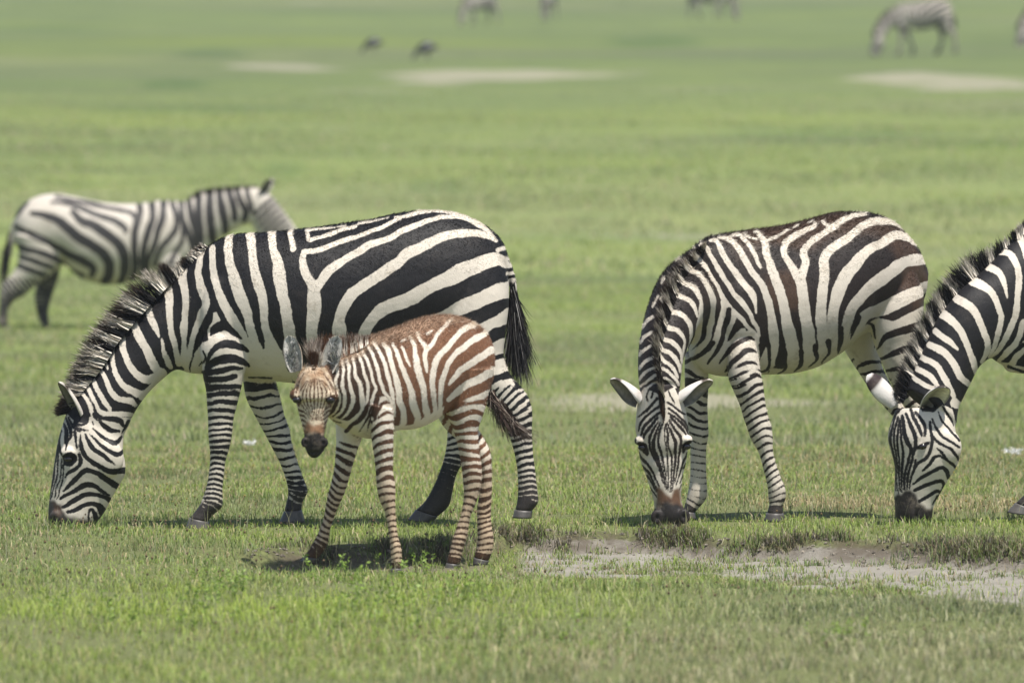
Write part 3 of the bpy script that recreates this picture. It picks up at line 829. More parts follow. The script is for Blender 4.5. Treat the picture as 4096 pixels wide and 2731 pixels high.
    for cx_, cy_, rx_, ry_, s_ in PATCHES: pale = np.maximum(pale, s_ * np.exp(-(((px - cx_) / rx_) ** 2 + ((row - cy_) / ry_) ** 2) * 1.1))
    keep &= RNG.random(n) > pale * 1.1
    gG = vnoise(np.stack([x * .08, y * .3, 0 * x], 1), 1, 95) * .6 + vnoise(np.stack([x * .3, y * .5, 0 * x], 1), 1, 96) * .5
    gg = gG[keep]
    x, y, cl = x[keep], y[keep], cl[keep]; n = len(x)
    col = grass_colour(x, y, np.full(n, .08), .1) * np.array((1.22, 1.08, 1.15)); q = (.42 * smooth01(0, .55, gg))[:, None]; col = col * (1 - q) + np.array((.150, .160, .085)) * q
    tip = col * RNG.uniform(.95, 1.4, (n, 1))
    sets.append(blade_set(x, y, RNG.uniform(.03, .065, n) * (1 + .5 * cl), RNG.uniform(.007, .013, n), np.abs(RNG.normal(.4, .3, n)).clip(0, 1), col, tip, 1))
    # farther
    x, y = scatter(95, 190, 110, 4.0); n = len(x); P = p3(x, y); cl = vnoise(P, .3, 68) * .6 + vnoise(P, 1.2, 69) * .5
    keep = RNG.random(n) < (.5 + .6 * cl) * smooth01(150, 105, y)
    x, y, cl = x[keep], y[keep], cl[keep]; n = len(x)
    col = grass_colour(x * .4, y * .4, np.full(n, .08), .08) * np.array((1.22, 1.06, 1.2)); tip = col * RNG.uniform(.95, 1.4, (n, 1))
    sets.append(blade_set(x, y, RNG.uniform(.03, .07, n) * (1 + .5 * cl), RNG.uniform(.016, .03, n), np.abs(RNG.normal(.5, .3, n)).clip(0, 1), col, tip, 1))
    emit("grass", sets, G)
    # small seed heads and flowers standing in the turf
    x, y = scatter(31, 47, 16); sa = bank_terms(x, y)[2]; k = (sa < .3) & (vnoise(p3(x, y), 1.2, 81) > -.15); x, y = x[k], y[k]; n = len(x)
    z = ground_h(x, y) + RNG.uniform(.03, .075, n)
    cc = np.where((y > 1.2)[:, None], np.array((.30, .25, .07)), np.array((.16, .11, .06))) * RNG.uniform(.5, 1.3, (n, 1)); r = RNG.uniform(.003, .006, n)
    off = np.array([(-1, 0, 0), (0, -1, 0), (1, 0, 0), (0, 1, 0), (0, 0, 1.3), (0, 0, -1.3)])
    V = (np.stack([x, y, z], 1)[:, None, :] + off[None] * r[:, None, None]).reshape(-1, 3)
    t = np.array([(0, 1, 4), (1, 2, 4), (2, 3, 4), (3, 0, 4), (1, 0, 5), (2, 1, 5), (3, 2, 5), (0, 3, 5)])
    st = blade_set(x, y, z - ground_h(x, y), np.full(n, .002), np.zeros(n), np.tile((.16, .15, .06), (n, 1)), np.tile((.16, .15, .06), (n, 1)), 1)
    emit("seed_heads", [(V, [], [(np.arange(n)[:, None, None] * 6 + t[None]).reshape(-1, 3)], np.repeat(cc, 6, 0)), st], G)
    # leafy herbs in the foreground
    hx = []; spots = [(520, 1370, 60, 9), (450, 1400, 60, 7), (800, 1385, 80, 9), (965, 1290, 30, 5), (1020, 1390, 70, 9), (860, 1440, 100, 9), (330, 1440, 120, 7), (1240, 1470, 120, 5), (150, 1420, 120, 5), (1960, 1480, 60, 4), (780, 1330, 40, 4)]
    for px, row, sp, k in spots:
        for _ in range(2 * k): hx.append(ground_point(px + RNG.normal(0, sp), row + RNG.normal(0, 14)))
    LV = []; LQ = []; LC = []; o = 0
    for (hx_, hy_) in hx:
        h = RNG.uniform(.05, .13); z0 = float(ground_h(np.array([hx_]), np.array([hy_]))[0]); lx, ly = RNG.normal(0, .25, 2) * h
        for q in range(RNG.integers(9, 18)):
            t = RNG.uniform(.2, 1); b = np.array((hx_ + lx * t, hy_ + ly * t, z0 + h * t))
            az = RNG.uniform(0, 6.28); el = RNG.uniform(-.2, .8); dr = np.array((math.cos(az) * math.cos(el), math.sin(az) * math.cos(el), math.sin(el))); sd = np.cross(dr, RNG.normal(size=3)); sd /= np.linalg.norm(sd)
            l = RNG.uniform(.010, .024); w = l * .25
            LV += [b, b + dr * l * .5 + sd * w, b + dr * l, b + dr * l * .5 - sd * w]; LQ.append([o, o + 1, o + 2, o + 3]); o += 4
            LC += [np.array((.20, .29, .055)) * RNG.uniform(.7, 1.3)] * 4
        b = np.array((hx_, hy_, z0)); LV += [b, b + (.0025, 0, 0), b + (lx + .002, ly, h), b + (lx, ly, h)]; LQ.append([o, o + 1, o + 2, o + 3]); o += 4; LC += [np.array((.13, .17, .04))] * 4
    emit("leafy_herbs", [(np.array(LV), [np.array(LQ)], [], np.array(LC))], G)
    # clods of soil along the turf edge
    m = 900
    cx = RNG.uniform(-1.1, 2.7, m); cd = np.interp(cx, BANK_X, BANK_D) - np.abs(RNG.normal(.08, .22, m)) + .03
    bs = []; tmpl, tq = ellipsoid((0, 0, 0), (1, 1, 1), 5)
    V = []; C = []; Q = []; zz = ground_h(cx, cd - CAMD)
    for k in range(m):
        r = RNG.uniform(.002, .008) * (1.5 if RNG.random() < .08 else 1)
        v = tmpl * (r * RNG.uniform(.7, 1.5), r * RNG.uniform(.7, 1.5), r * RNG.uniform(.5, .9)) * (1 + .25 * RNG.normal(size=(len(tmpl), 1)))
        V.append(v + (cx[k], cd[k] - CAMD, zz[k])); Q.append(tq + k * len(tmpl)); C.append(np.tile(np.array((.24, .21, .17)) * RNG.uniform(.45, 1.2), (len(tmpl), 1)))
    emit("soil_clods", [(np.vstack(V), [np.vstack(Q)], [], np.vstack(C))], hair_material("clod_soil", .95))
    # white feathers lying in the turf
    for k, (px, row, s, lab) in enumerate(((572, 1040, .055, "small white feather caught in the grass between the grazing adult's front legs"), (2328, 1060, .075, "fluffy white feather lying in the grass near the right edge"))):
        x, y = ground_point(px, row); n = 90
        t = RNG.uniform(-1, 1, n); B = np.stack([t * s * .5, RNG.normal(0, .008, n), .045 + .012 * t * t + RNG.normal(0, .004, n)], 1)
        D = RNG.normal(size=(n, 3)); D[:, 2] = np.abs(D[:, 2]) * .6; D /= np.linalg.norm(D, axis=1)[:, None]
        c = np.tile((.8, .8, .78), (n, 1))
        ob = hair_obj("feather", strands(B, D, RNG.uniform(.01, .03, n), np.full(n, .006), c, c, 2, .3, .3), None)
        ob.location = (x, y, float(ground_z(x, y))); tag(ob, lab, "feather", "white feathers in the grass")
# ================================================================== adult grazing on the left (profile)
def paint(fd, fr, zoom, dark, lines):
    for L in lines: fd.stroke(fr.line(zoom, L), dark)

def build_mare():
    fr = Frame(40.0, 1180, 2098)
    A = Animal(fr, 0.0058)
    A.tube('P', [(1170,600,1162,700,0,.05),(1152,553,1135,790,0,.15),(1112,518,1075,835,0,.215),(1050,490,1010,845,0,.25),(980,483,940,855,0,.27),
        (900,494,870,869,0,.285),(820,509,800,881,0,.29),(740,522,730,884,0,.285),(660,531,650,878,0,.265),(590,535,580,868,0,.235),(530,540,520,862,0,.20),
        (482,563,470,850,0,.165),(440,608,440,828,0,.13),(415,650,420,795,0,.09)], 1.0, 1.0)
    A.tube('A', [(850,5,900,650,0,.15),(740,120,800,640,0,.135),(640,225,720,625,-.01,.12),(545,320,640,685,-.03,.11),(455,425,572,752,-.05,.1),(385,520,525,815,-.07,.095),
        (320,620,495,870,-.09,.09),(255,705,475,920,-.1,.088),(200,775,455,960,-.11,.085),(165,845,450,1000,-.115,.08)], 1.0)
    A.tube('A', [(175,800,455,950,-.11,.07),(140,895,452,1040,-.12,.092),(113,990,463,1105,-.125,.1),(96,1090,463,1165,-.13,.088),(84,1170,432,1222,-.13,.075),(73,1250,397,1280,-.13,.064),
        (66,1310,367,1340,-.13,.06),(61,1375,337,1388,-.13,.061),(66,1430,305,1430,-.13,.057),(90,1462,280,1462,-.13,.042)], 0.45)
    A.blob('A', 175, 1050, -.195, .04, .03, .03)      # brow
    A.blob('A', 370, 1080, -.19, .075, .035, .085)    # cheek
    A.blob('A', 105, 1385, -.175, .03, .02, .03)      # nostril wing
    A.blob('A', 990, 330, -.15, .11, .055, .18)        # shoulder
    A.blob('A', 960, 520, -.15, .09, .075, .1)
    A.leg('A', [(900,330,1050,330,-.05,.08),(878,450,1110,440,-.115,.085),(866,570,1108,560,-.135,.082),(870,655,1085,645,-.135,.075),(884,720,1070,715,-.135,.066),(890,800,1050,795,-.135,.06),(895,880,1030,875,-.135,.052),
        (897,960,1022,955,-.135,.05),(905,1040,1005,1035,-.135,.044),(906,1100,986,1100,-.135,.034),(900,1160,980,1160,-.135,.033),(890,1220,972,1225,-.135,.032),(872,1280,970,1285,-.135,.037),
        (852,1325,968,1335,-.135,.04),(825,1362,918,1380,-.135,.038),(800,1392,895,1412,-.135,.045),(778,1452,910,1452,-.135,.055)], top=700, zoom='A', sp=(.043,.019), tilt=.12, bow=-.3, seed=3, duty=(-.3,0.0), dark_from=.97)
    A.leg('C', [(420,0,620,0,.06,.08),(400,120,640,110,.11,.085),(420,200,625,190,.125,.075),(440,310,652,300,.125,.066),(500,430,682,420,.125,.056),(560,540,714,510,.125,.052),(605,625,728,600,.125,.048),
        (645,700,755,690,.125,.04),(675,775,785,770,.125,.035),(697,850,815,850,.125,.036),(703,915,828,900,.125,.04),(692,965,797,955,.125,.037),(680,1020,788,1012,.125,.045),(650,1092,805,1088,.125,.055)],
        top=230, zoom='C', sp=(.05,.024), tilt=-.35, bow=.1, seed=8, duty=(0.35,0.1), dark_from=.82)
    A.leg('P', [(1000,560,1135,560,-.02,.12),(985,640,1165,625,-.075,.135),(972,710,1170,690,-.105,.135),(985,780,1161,768,-.13,.115),(1015,830,1157,815,-.135,.095),(1055,876,1172,858,-.135,.075),(1105,920,1206,898,-.135,.055),
        (1150,955,1222,938,-.135,.048),(1170,1000,1222,993,-.135,.042),(1182,1040,1224,1038,-.135,.034),(1189,1080,1229,1078,-.135,.031),(1190,1122,1234,1122,-.135,.034),(1188,1148,1236,1150,-.135,.038),
        (1183,1167,1222,1170,-.135,.038),(1178,1186,1220,1187,-.135,.046)], top=880, zoom='P', sp=(.05,.021), tilt=.15, bow=-.3, seed=5, duty=(-.2,0.0), dark_from=.98)
    A.leg('P', [(1000,580,1120,580,.03,.10),(965,660,1140,650,.09,.12),(965,780,1120,780,.12,.1),(978,850,1110,850,.125,.085),(1000,910,1110,900,.125,.062),(1022,955,1098,945,.125,.048),(1027,1000,1084,1000,.125,.04),
        (1021,1050,1070,1050,.125,.033),(1006,1095,1048,1093,.125,.033),(990,1130,1039,1133,.125,.036),(972,1158,1030,1166,.125,.037),(955,1174,1004,1190,.125,.04),(936,1198,988,1203,.125,.045)],
        top=860, zoom='P', sp=(.05,.022), tilt=.3, bow=-.2, seed=15, duty=(-.2,-.3), dark_from=.86)
    # dock of the tail
    A.tube('B', [(1870,240,1895,330,0,.03),(1915,300,1955,400,0,.03)[:6],(1945,400,1990,440,0,.024),(1968,490,2012,510,0,.022),(1985,570,2030,580,0,.02),(1995,640,2035,645,0,.016)], 0.3)
    fd = Field(-1.3, 1.2, -0.1, 1.6, 'dark'); A.field = fd
    # lower chest, throat and belly are pale, face is pale
    fd.fill(fr.poly('A', [(1120,500),(1180,560),(1330,640),(1330,700),(870,690),(760,640),(800,560),(870,480),(1000,430),(1090,450)]), False)
    fd.fill(fr.poly('B', [(175,960),(240,940),(285,1040),(330,980),(400,1040),(440,1180),(470,1260),(130,1260)]), False)
    paint(fd, fr, 'B', False, [
        [(35,225,55),(30,330,55),(45,450,60),(75,560,65),(110,660,70),(150,760,60),(185,860,55),(210,950,60),(225,1040,60)],
        [(172,225,60),(190,330,60),(205,430,60),(230,530,70),(255,620,70),(280,720,60),(285,820,50),(290,900,60),(315,980,80),(340,1060,110),(360,1150,150)],
        [(322,225,55),(345,330,55),(375,420,75),(395,540,80),(410,640,75),(430,720,75),(445,820,75),(455,900,80),(470,1000,80),(490,1100,80),(510,1240,80)],
        [(458,222,40),(470,280,35),(480,330,42)],
        [(572,215,22),(582,270,26),(615,265,22),(680,250,22),(760,225,22),(840,200,22),(900,185,25),(918,178,20)],
        [(575,213,14),(640,205,12),(760,190,12),(845,181,10)],[(930,165,12),(1030,145,14),(1140,128,12)],
        [(560,352,42),(550,420,50),(570,500,60),(600,560,60),(625,600,80),(635,700,95),(630,800,85),(615,900,80),(620,1000,75),(640,1100,75),(660,1250,70)],
        [(555,352,40),(620,350,40),(690,330,35),(760,300,35),(860,265,35),(960,240,30),(1060,200,28),(1130,170,25),(1190,145,22),(1230,122,18),(1180,125,15)],
        [(1200,128,18),(1300,102,22),(1400,85,22),(1500,78,24),(1600,92,28),(1700,130,36),(1790,185,30),(1850,235,20),(1885,280,15)],
        [(640,610,60),(700,520,65),(760,460,60),(840,410,55),(920,360,55),(1000,310,45),(1080,285,40),(1160,255,40),(1250,210,40),(1340,168,38),(1440,132,32),(1530,117,28),(1620,118,25),(1700,132,22)],
        [(830,1100,90),(805,1000,90),(805,900,90),(805,820,75),(830,740,75),(880,660,80),(950,600,75),(1040,540,75),(1130,480,75),(1210,420,70),(1260,370,70),(1340,330,70),(1430,290,65),(1530,250,60),(1640,225,55),(1740,225,50),(1830,250,36),(1890,290,20)],
        [(960,1100,80),(960,1000,80),(985,900,80),(1022,830,80),(1090,760,90),(1180,720,85),(1270,690,90),(1350,640,95),(1430,600,90),(1510,560,90),(1600,520,110),(1700,470,110),(1800,430,105),(1900,410,85),(1960,440,60)],
        [(1060,1100,60),(1150,1000,70),(1250,930,70),(1350,870,70),(1460,820,70),(1560,785,75),(1650,740,90),(1750,700,95),(1850,650,100),(1930,620,110),(1985,620,120)],
        [(1250,1200,60),(1400,1090,60),(1600,990,60),(1700,940,60),(1790,890,75),(1860,850,75),(1930,820,85),(1975,790,100)],
        [(1500,1200,60),(1700,1110,70),(1800,1060,75),(1880,1030,85),(1940,1005,110)],
        [(1600,1250,60),(1780,1190,70),(1890,1155,95),(1945,1140,90)],[(1700,1340,60),(1870,1290,60),(1950,1270,55),(1995,1260,45)]])
    # dock rings
    paint(fd, fr, 'B', False, [[(1900,350,30),(1960,330,30)],[(1930,410,28),(1985,395,28)],[(1955,460,26),(2005,450,26)],[(1970,510,24),(2020,500,24)],[(1985,555,22),(2030,550,22)],[(1990,610,26),(2040,600,26)]])
    paint(fd, fr, 'B', True, [[(130,1240,14),(240,1238,16),(330,1236,12)],[(285,1020,10),(262,960,36),(235,880,45)]])
    # neck and shoulder
    paint(fd, fr, 'A', False, [
        [(862,-10,35),(845,80,35),(850,150,40),(870,220,45),(885,280,40),(860,340,38),(840,400,32),(820,450,30),(805,510,25),(800,545,20)],
        [(918,-10,35),(925,90,40),(945,180,40),(970,250,45),(1005,320,50),(1050,390,50),(1085,450,42),(1105,500,35)],
        [(1005,10,42),(1020,90,45),(1050,170,50),(1080,250,50),(1100,310,48),(1120,400,44),(1140,470,50),(1160,540,80)],
        [(765,90,35),(760,150,40),(775,220,40),(785,290,35),(778,350,35),(770,400,35),(770,460,28),(772,520,32),(780,570,60),(800,610,70)],
        [(680,185,42),(690,250,42),(697,320,36),(705,400,30),(715,470,30),(730,540,30),(745,590,32)],
        [(578,285,38),(600,350,36),(625,410,30),(640,445,15)],[(655,460,12),(668,530,20),(688,580,28),(700,605,26)],
        [(500,375,42),(530,440,46),(570,500,46),(600,560,46),(630,620,44),(660,640,40),(610,710,50),(560,760,50)],
        [(440,455,38),(460,530,32),(490,600,36),(530,650,40),(580,670,44),(650,640,40)],
        [(392,495,32),(395,560,26),(410,620,26),(440,680,30),(480,720,32),(530,745,40),(570,750,30)],
        [(338,550,26),(360,590,20),(370,612,10)],
        [(308,603,30),(345,640,24),(370,690,26),(400,740,28),(430,770,30),(490,780,32),(518,802,20)],
        [(268,655,28),(300,690,22),(330,740,24),(360,790,26),(385,825,20)],
        [(238,693,25),(275,720,20),(300,770,18),(330,830,20),(370,850,26),(430,850,28),(495,850,24)],
        [(208,735,22),(255,750,18),(280,790,16),(300,850,18),(340,900,24)]])
    # forked marks on the shoulder, upper arm bands
    fd.fill(fr.poly('A', [(925,320),(945,318),(965,370),(930,395),(915,440),(985,415),(1060,450),(1110,500),(1110,545),(1100,680),(860,680),(850,600),(880,520),(905,470),(895,420),(920,370)]), False)
    paint(fd, fr, 'A', True, [
        [(915,440,10),(935,405,40),(980,385,45),(1030,420,35),(1075,455,12)],
        [(880,610,12),(905,540,24),(950,495,36),(1010,485,42),(1070,500,36),(1105,520,20)],
        [(872,650,10),(905,595,36),(960,565,46),(1030,560,46),(1085,580,30),(1105,600,14)],
        [(875,640,30),(940,625,34),(1010,610,30),(1070,610,16)],[(876,668,30),(960,668,36),(1040,650,24)],
        [(795,640,8),(800,590,10),(820,540,8)],[(850,600,8),(880,560,12),(870,520,10)]])
    # face
    fd.fill(fr.poly('L', [(230,400),(300,470),(430,490),(440,420),(500,430),(545,470),(560,430),(700,430),(840,440),(800,560),(770,1000),(640,1240),(440,1480),(300,1560),(20,1560),(20,1250),(100,700),(180,500)]), False)
    paint(fd, fr, 'L', True, [
        [(555,438,30),(640,445,50),(720,470,60),(750,515,30)],[(800,470,40),(770,540,30),(740,600,10)],
        [(530,455,15),(580,510,45),(640,560,50),(712,575,30)],
        [(470,540,12),(530,590,30),(590,640,36),(650,675,46),(700,670,42),(738,630,30)],
        [(440,580,8),(490,640,26),(560,710,36),(630,760,42),(700,790,46),(738,770,40)],
        [(400,580,20),(440,680,42),(490,740,42),(560,790,42),(620,840,32),(690,882,10)],
        [(350,590,12),(360,680,36),(380,760,46),(430,830,42),(520,885,46),(600,930,52),(680,945,60),(775,940,65)],
        [(340,780,30),(358,840,42),(345,890,36),(290,925,38),(240,950,34),(200,1000,15)],
        [(705,1100,55),(660,1060,62),(590,1010,56),(510,960,48),(440,930,44),(390,935,48),(340,980,48),(280,1040,46),(230,1090,38),(190,1135,20)],
        [(615,1170,25),(560,1130,36),(500,1085,42),(440,1065,48),(380,1070,52),(320,1110,48),(260,1150,42),(200,1180,36),(160,1205,28)],
        [(640,1230,60),(580,1190,46),(500,1160,42),(420,1160,52),(360,1180,52),(300,1220,52),(240,1260,46),(185,1290,34)],
        [(560,1330,80),(530,1280,56),(480,1250,46),(420,1255,46),(360,1285,42),(300,1315,38),(230,1335,30)],
        [(500,1400,60),(480,1330,42),(450,1305,30),(430,1350,20),(440,1440,25)],
        [(215,440,20),(250,520,36),(270,600,28),(235,650,28),(218,700,22),(205,745,15)],
        [(195,490,20),(222,580,48),(212,670,34)],[(165,560,30),(150,640,22),(150,740,26),(165,790,20)],
        [(140,700,30),(115,800,22),(105,900,22),(95,1000,22),(75,1100,22),(55,1200,20)],
        [(130,760,14),(135,860,18),(130,960,16),(110,1060,16),(90,1140,15),(70,1210,14)],
        [(165,830,14),(165,930,16),(150,1020,14),(125,1110,14),(105,1190,14)],
        [(180,880,20),(190,940,16),(175,1020,16),(160,1100,16),(140,1180,14),(125,1210,12)],
        [(300,560,26),(310,640,26),(322,725,20)],[(350,600,20),(355,700,25),(350,740,15)],
        [(430,380,30),(415,440,25),(400,490,20),(350,500,25),(300,470,25),(330,530,25),(430,550,15)],
        [(240,430,20),(290,520,30),(345,560,20)],[(480,390,30),(500,430,30),(530,460,16)],[(470,470,20),(480,510,12)],
        [(185,810,34),(235,795,56),(292,805,50),(303,845,34),(250,868,54),(200,866,40)],[(210,830,60),(280,840,60)]])
    A.paints = [(fr.poly('L', [(30,1200),(110,1215),(165,1260),(215,1350),(300,1385),(420,1400),(520,1410),(560,1500),(500,1640),(0,1640)]), (.028,.025,.023), (.05,.044,.039), .014),
                (fr.poly('L', [(95,1230),(150,1250),(185,1330),(150,1360),(100,1320)]), (.045,.028,.02), (.06,.038,.026), .012)]
    x, z = fr.xz('L', 95, 1400); A.dents.append(((x, -.21, z), (.012, .05, .02), .014))
    x, z = fr.xz('L', 250, 830); A.dents.append(((x, -.235, z), (.028, .05, .016), .008))
    b = (*fr.xz('A', 225, 850), 0); t = fr.xz('A', 122, 683)
    A.ears = [ear_shell((b[0], -.165, b[1]), (t[0], -.235, t[1]), .085, (-.75, -.45, .1), .55),
              ear_shell((b[0] + .0, -.055, b[1] + .01), (t[0] + .03, 0.02, t[1] - .01), .085, (-.75, .45, .1), .55)]
    ob = A.build("grazing_zebra", MAT_COAT, "adult zebra grazing in profile behind the brown foal, muzzle down at the far left", "zebra", fd, "zebras in the herd")
    A.eye('L', 243, 826, .017, .6)
    a = fr.xz('L', 243, 822); A.eye('L', 243, 826, .017, .5, yy=-.045)
    # mane
    pairs = [(880,-20,850,-40),(840,20,800,-5),(770,90,735,45),(715,145,690,85),(700,160,620,40),(665,190,600,110),(650,205,520,90),(590,270,440,160),(545,320,370,255),(500,370,325,320),(450,430,285,370),(400,490,250,420),
             (370,550,200,490),(330,610,158,580),(290,660,138,640),(250,710,122,700),(210,760,100,770),(180,805,85,825),(160,850,75,852)]
    A.mane = mane_strands(A, 'A', pairs, 11000, lambda k: -.0 - .115 * min(1, k / 13), gap=[(2.2,3.4,.3),(4.1,5.0,.2),(6.15,6.75,.25)])
    hair_obj("mane", A.mane, ob)
    fuzz(A, 60000, lambda V, N: .005 + .005 * smooth01(.3, .9, N[:, 2]), .0022, np.array((.7, 0, -.5)), lift=.35, skip=lambda V: (V[:, 0] < -.72) | (V[:, 2] < .12) | (A.N[:, 2] < .18))
    # tail hair
    n = 1500
    t = RNG.random(n) ** .7
    B0 = np.array([(*fr.xz('B', 1985 + 35 * RNG.random(), 570 + 120 * RNG.random()),) for _ in range(n)])
    B = np.stack([B0[:, 0], RNG.normal(0, .014, n), B0[:, 1]], 1)
    tip = np.array([fr.xz('B', 1965 + 165 * u, 880 + 430 * RNG.random() ** .6 - abs(u - .5) * 120) for u in RNG.random(n)])
    D = np.stack([tip[:, 0] - B[:, 0], RNG.normal(0, .035, n), tip[:, 1] - B[:, 2]], 1)
    L = np.linalg.norm(D, axis=1); D /= L[:, None]
    c = np.tile(np.array((.016, .014, .014)), (n, 1)); hi = RNG.random(n) < .12; c[hi] = (.22, .21, .2)
    hair_obj("tail_tuft", strands(B, D, L, np.full(n, .0042), c, c, 4, .06, .2), ob)
    return A

def mane_strands(A, zoom, pairs, n, yfun, gap=(), brown=(.075,.048,.033), tipmix=.68, width=.0058, yd=0.0, jit=.013, inset=.024, split=.66, colour=None):
    fr = A.fr
    P = np.array([(*fr.xz(zoom, a, b), *fr.xz(zoom, c, d)) for a, b, c, d in pairs])
    u = RNG.random(n) * (len(P) - 1)
    # gather into small tufts
    u = u + 0.10 * np.sin(u * 2 * math.pi * 2.0) * (RNG.random(n) < .6)
    u = np.clip(u, 0, len(P) - 1.001)
    keep = np.ones(n, bool)
    for g0, g1, pr in gap: keep &= ~((u > g0) & (u < g1) & (RNG.random(n) > pr))
    u = u[keep]; n = len(u)
    i = u.astype(int); f = (u - i)[:, None]
    Q = P[i] * (1 - f) + P[i + 1] * f
    y = np.array([yfun(k) for k in u])
    B = np.stack([Q[:, 0], y + RNG.normal(0, jit, n), Q[:, 1]], 1)
    T = np.stack([Q[:, 2], y + yd + RNG.normal(0, jit * 1.2, n), Q[:, 3]], 1)
    D = T - B; L = np.linalg.norm(D, axis=1); D /= L[:, None]
    L0 = L * RNG.uniform(.5, .8, n)
    S = B - D * (inset + .012 * RNG.random(n))[:, None]
    D = D + RNG.normal(0, .065, (n, 3)); D /= np.linalg.norm(D, axis=1)[:, None]
    c0 = A.colour_at(S) if colour is None else np.tile(np.array(colour), (n, 1))
    c1 = np.tile(np.array(brown), (n, 1)) * RNG.uniform(.5, 1.4, (n, 1))
    c1 = c0 * (1 - tipmix) + c1 * tipmix
    return strands(B - D * .012, D, L0 + .012, np.full(n, width), c0, c1, 4, .12, .15, split=split)
# ================================================================== foal in front
def build_foal():
    fr = Frame(38.0, 1700, 2272)
    A = Animal(fr, 0.0044)
    A.dark = np.array((.145, .070, .038)); A.light = np.array((.76, .69, .59))
    A.tube('J', [(720,420,640,1080,-.20,.075),(790,345,740,1140,-.17,.10),(880,268,880,1200,-.13,.125),(1000,222,1010,1170,-.085,.14),(1100,194,1140,1125,-.045,.15),(1200,160,1240,1125,-.005,.155),
        (1300,122,1340,1112,.035,.155),(1400,88,1430,1070,.07,.155),(1500,66,1510,1010,.11,.15),(1600,62,1590,960,.145,.15),(1700,76,1680,940,.18,.145),(1800,112,1780,930,.21,.135),(1890,160,1870,900,.235,.12),
        (1965,225,1950,850,.255,.10),(2020,310,2000,770,.265,.07),(2048,420,2035,650,.27,.035)], .8, 1.0)
    A.tube('J', [(860,290,800,1160,-.14,.10),(760,365,660,1095,-.205,.09),(640,420,570,1020,-.27,.08),(530,450,480,900,-.33,.075),(440,470,400,800,-.37,.07)], .8)
    A.tube('K', [(310,440,510,450,-.385,.055),(235,555,598,558,-.39,.09),(202,660,645,662,-.39,.105),(192,765,648,768,-.385,.112),(215,865,618,868,-.385,.105),(240,960,596,960,-.395,.09),(268,1065,570,1068,-.405,.076),
        (294,1155,546,1160,-.415,.066),(312,1235,532,1236,-.42,.062),(303,1310,555,1312,-.424,.062),(324,1392,538,1395,-.426,.056),(350,1450,492,1455,-.428,.045),(388,1488,455,1488,-.428,.025)], .3)
    for x, y in ((205, 770), (640, 770)): A.blob('K', x + (18 if x < 400 else -18), y, -.44, .03, .03, .026)
    for x, y in ((325, 1310), (530, 1312)): A.blob('K', x, y, -.458, .019, .02, .022)
    A.leg('C', [(1225,330,1372,360,-.215,.06),(1232,450,1375,450,-.22,.06),(1238,540,1374,540,-.225,.052),(1252,640,1371,640,-.225,.045),(1263,740,1369,740,-.225,.039),(1270,830,1384,828,-.225,.039),(1286,920,1385,920,-.225,.034),
        (1320,1000,1386,998,-.225,.026),(1336,1080,1392,1078,-.225,.025),(1348,1160,1404,1158,-.225,.026),(1354,1235,1424,1232,-.225,.03),(1360,1300,1425,1305,-.225,.03),(1358,1350,1424,1350,-.225,.03),(1350,1408,1430,1410,-.225,.034)],
        top=420, zoom='C', sp=(.042,.020), tilt=.12, bow=-.25, seed=21, duty=(.05,.05), dark_from=1.2)
    A.leg('C', [(1010,440,1200,470,-.06,.06),(1012,540,1175,545,-.05,.055),(1008,640,1140,640,-.05,.046),(1000,740,1110,740,-.05,.04),(980,830,1086,830,-.05,.038),(960,900,1060,905,-.05,.034),(945,980,1022,985,-.05,.028),
        (930,1060,992,1065,-.05,.025),(905,1130,968,1140,-.05,.026),(880,1180,962,1195,-.05,.029),(848,1240,930,1262,-.05,.029),(812,1288,892,1306,-.05,.03),(784,1322,872,1330,-.05,.034)],
        top=560, zoom='C', sp=(.036,.022), tilt=-.25, bow=.2, seed=25, duty=(.25,-.1), dark_from=.93)
    A.leg('C', [(1640,150,1990,120,.13,.09),(1665,300,1960,300,.125,.085),(1705,420,1930,420,.12,.07),(1745,510,1900,505,.12,.058),(1768,590,1902,585,.12,.05),(1785,670,1912,660,.12,.045),(1796,740,1922,735,.12,.043),(1805,810,1922,810,.12,.039),(1812,900,1906,905,.12,.03),
        (1805,980,1880,985,.12,.026),(1788,1055,1850,1060,.12,.025),(1762,1130,1838,1135,.12,.026),(1742,1200,1824,1205,.12,.031),(1724,1275,1800,1285,.12,.031),(1702,1345,1784,1355,.12,.032),(1688,1392,1764,1396,.12,.036)],
        top=330, zoom='C', sp=(.05,.02), tilt=.1, bow=-.2, seed=31, duty=(.1,0), dark_from=1.2)
    A.leg('C', [(1640,330,1850,300,.29,.07),(1640,420,1850,420,.29,.065),(1690,510,1880,490,.29,.052),(1790,600,1930,560,.285,.044),(1870,680,1975,650,.28,.038),(1908,740,1984,720,.28,.036),(1916,820,1985,810,.28,.031),(1910,910,1985,910,.28,.027),
        (1896,1000,1981,1000,.28,.027),(1894,1100,1981,1100,.28,.028),(1898,1185,1994,1190,.28,.033),(1892,1255,1990,1280,.28,.032),(1874,1325,1966,1345,.28,.033),(1864,1368,1956,1372,.28,.036)],
        top=430, zoom='C', sp=(.045,.021), tilt=.3, bow=.1, seed=36, duty=(.1,.05), dark_from=1.2)
    fd = Field(-1.0, .8, -.1, 1.3, 'dark', .0022); A.field = fd
    # pale chest, belly and thigh base
    fd.fill(fr.poly('J', [(500,960),(700,1020),(830,940),(960,1010),(1000,800),(1050,790),(1110,880),(1130,1100),(1200,1140),(900,1260),(560,1250),(480,1100)]), False)
    fd.fill(fr.poly('J', [(1130,1080),(1300,1070),(1450,980),(1590,900),(1560,1060),(1350,1180),(1120,1180)]), False)
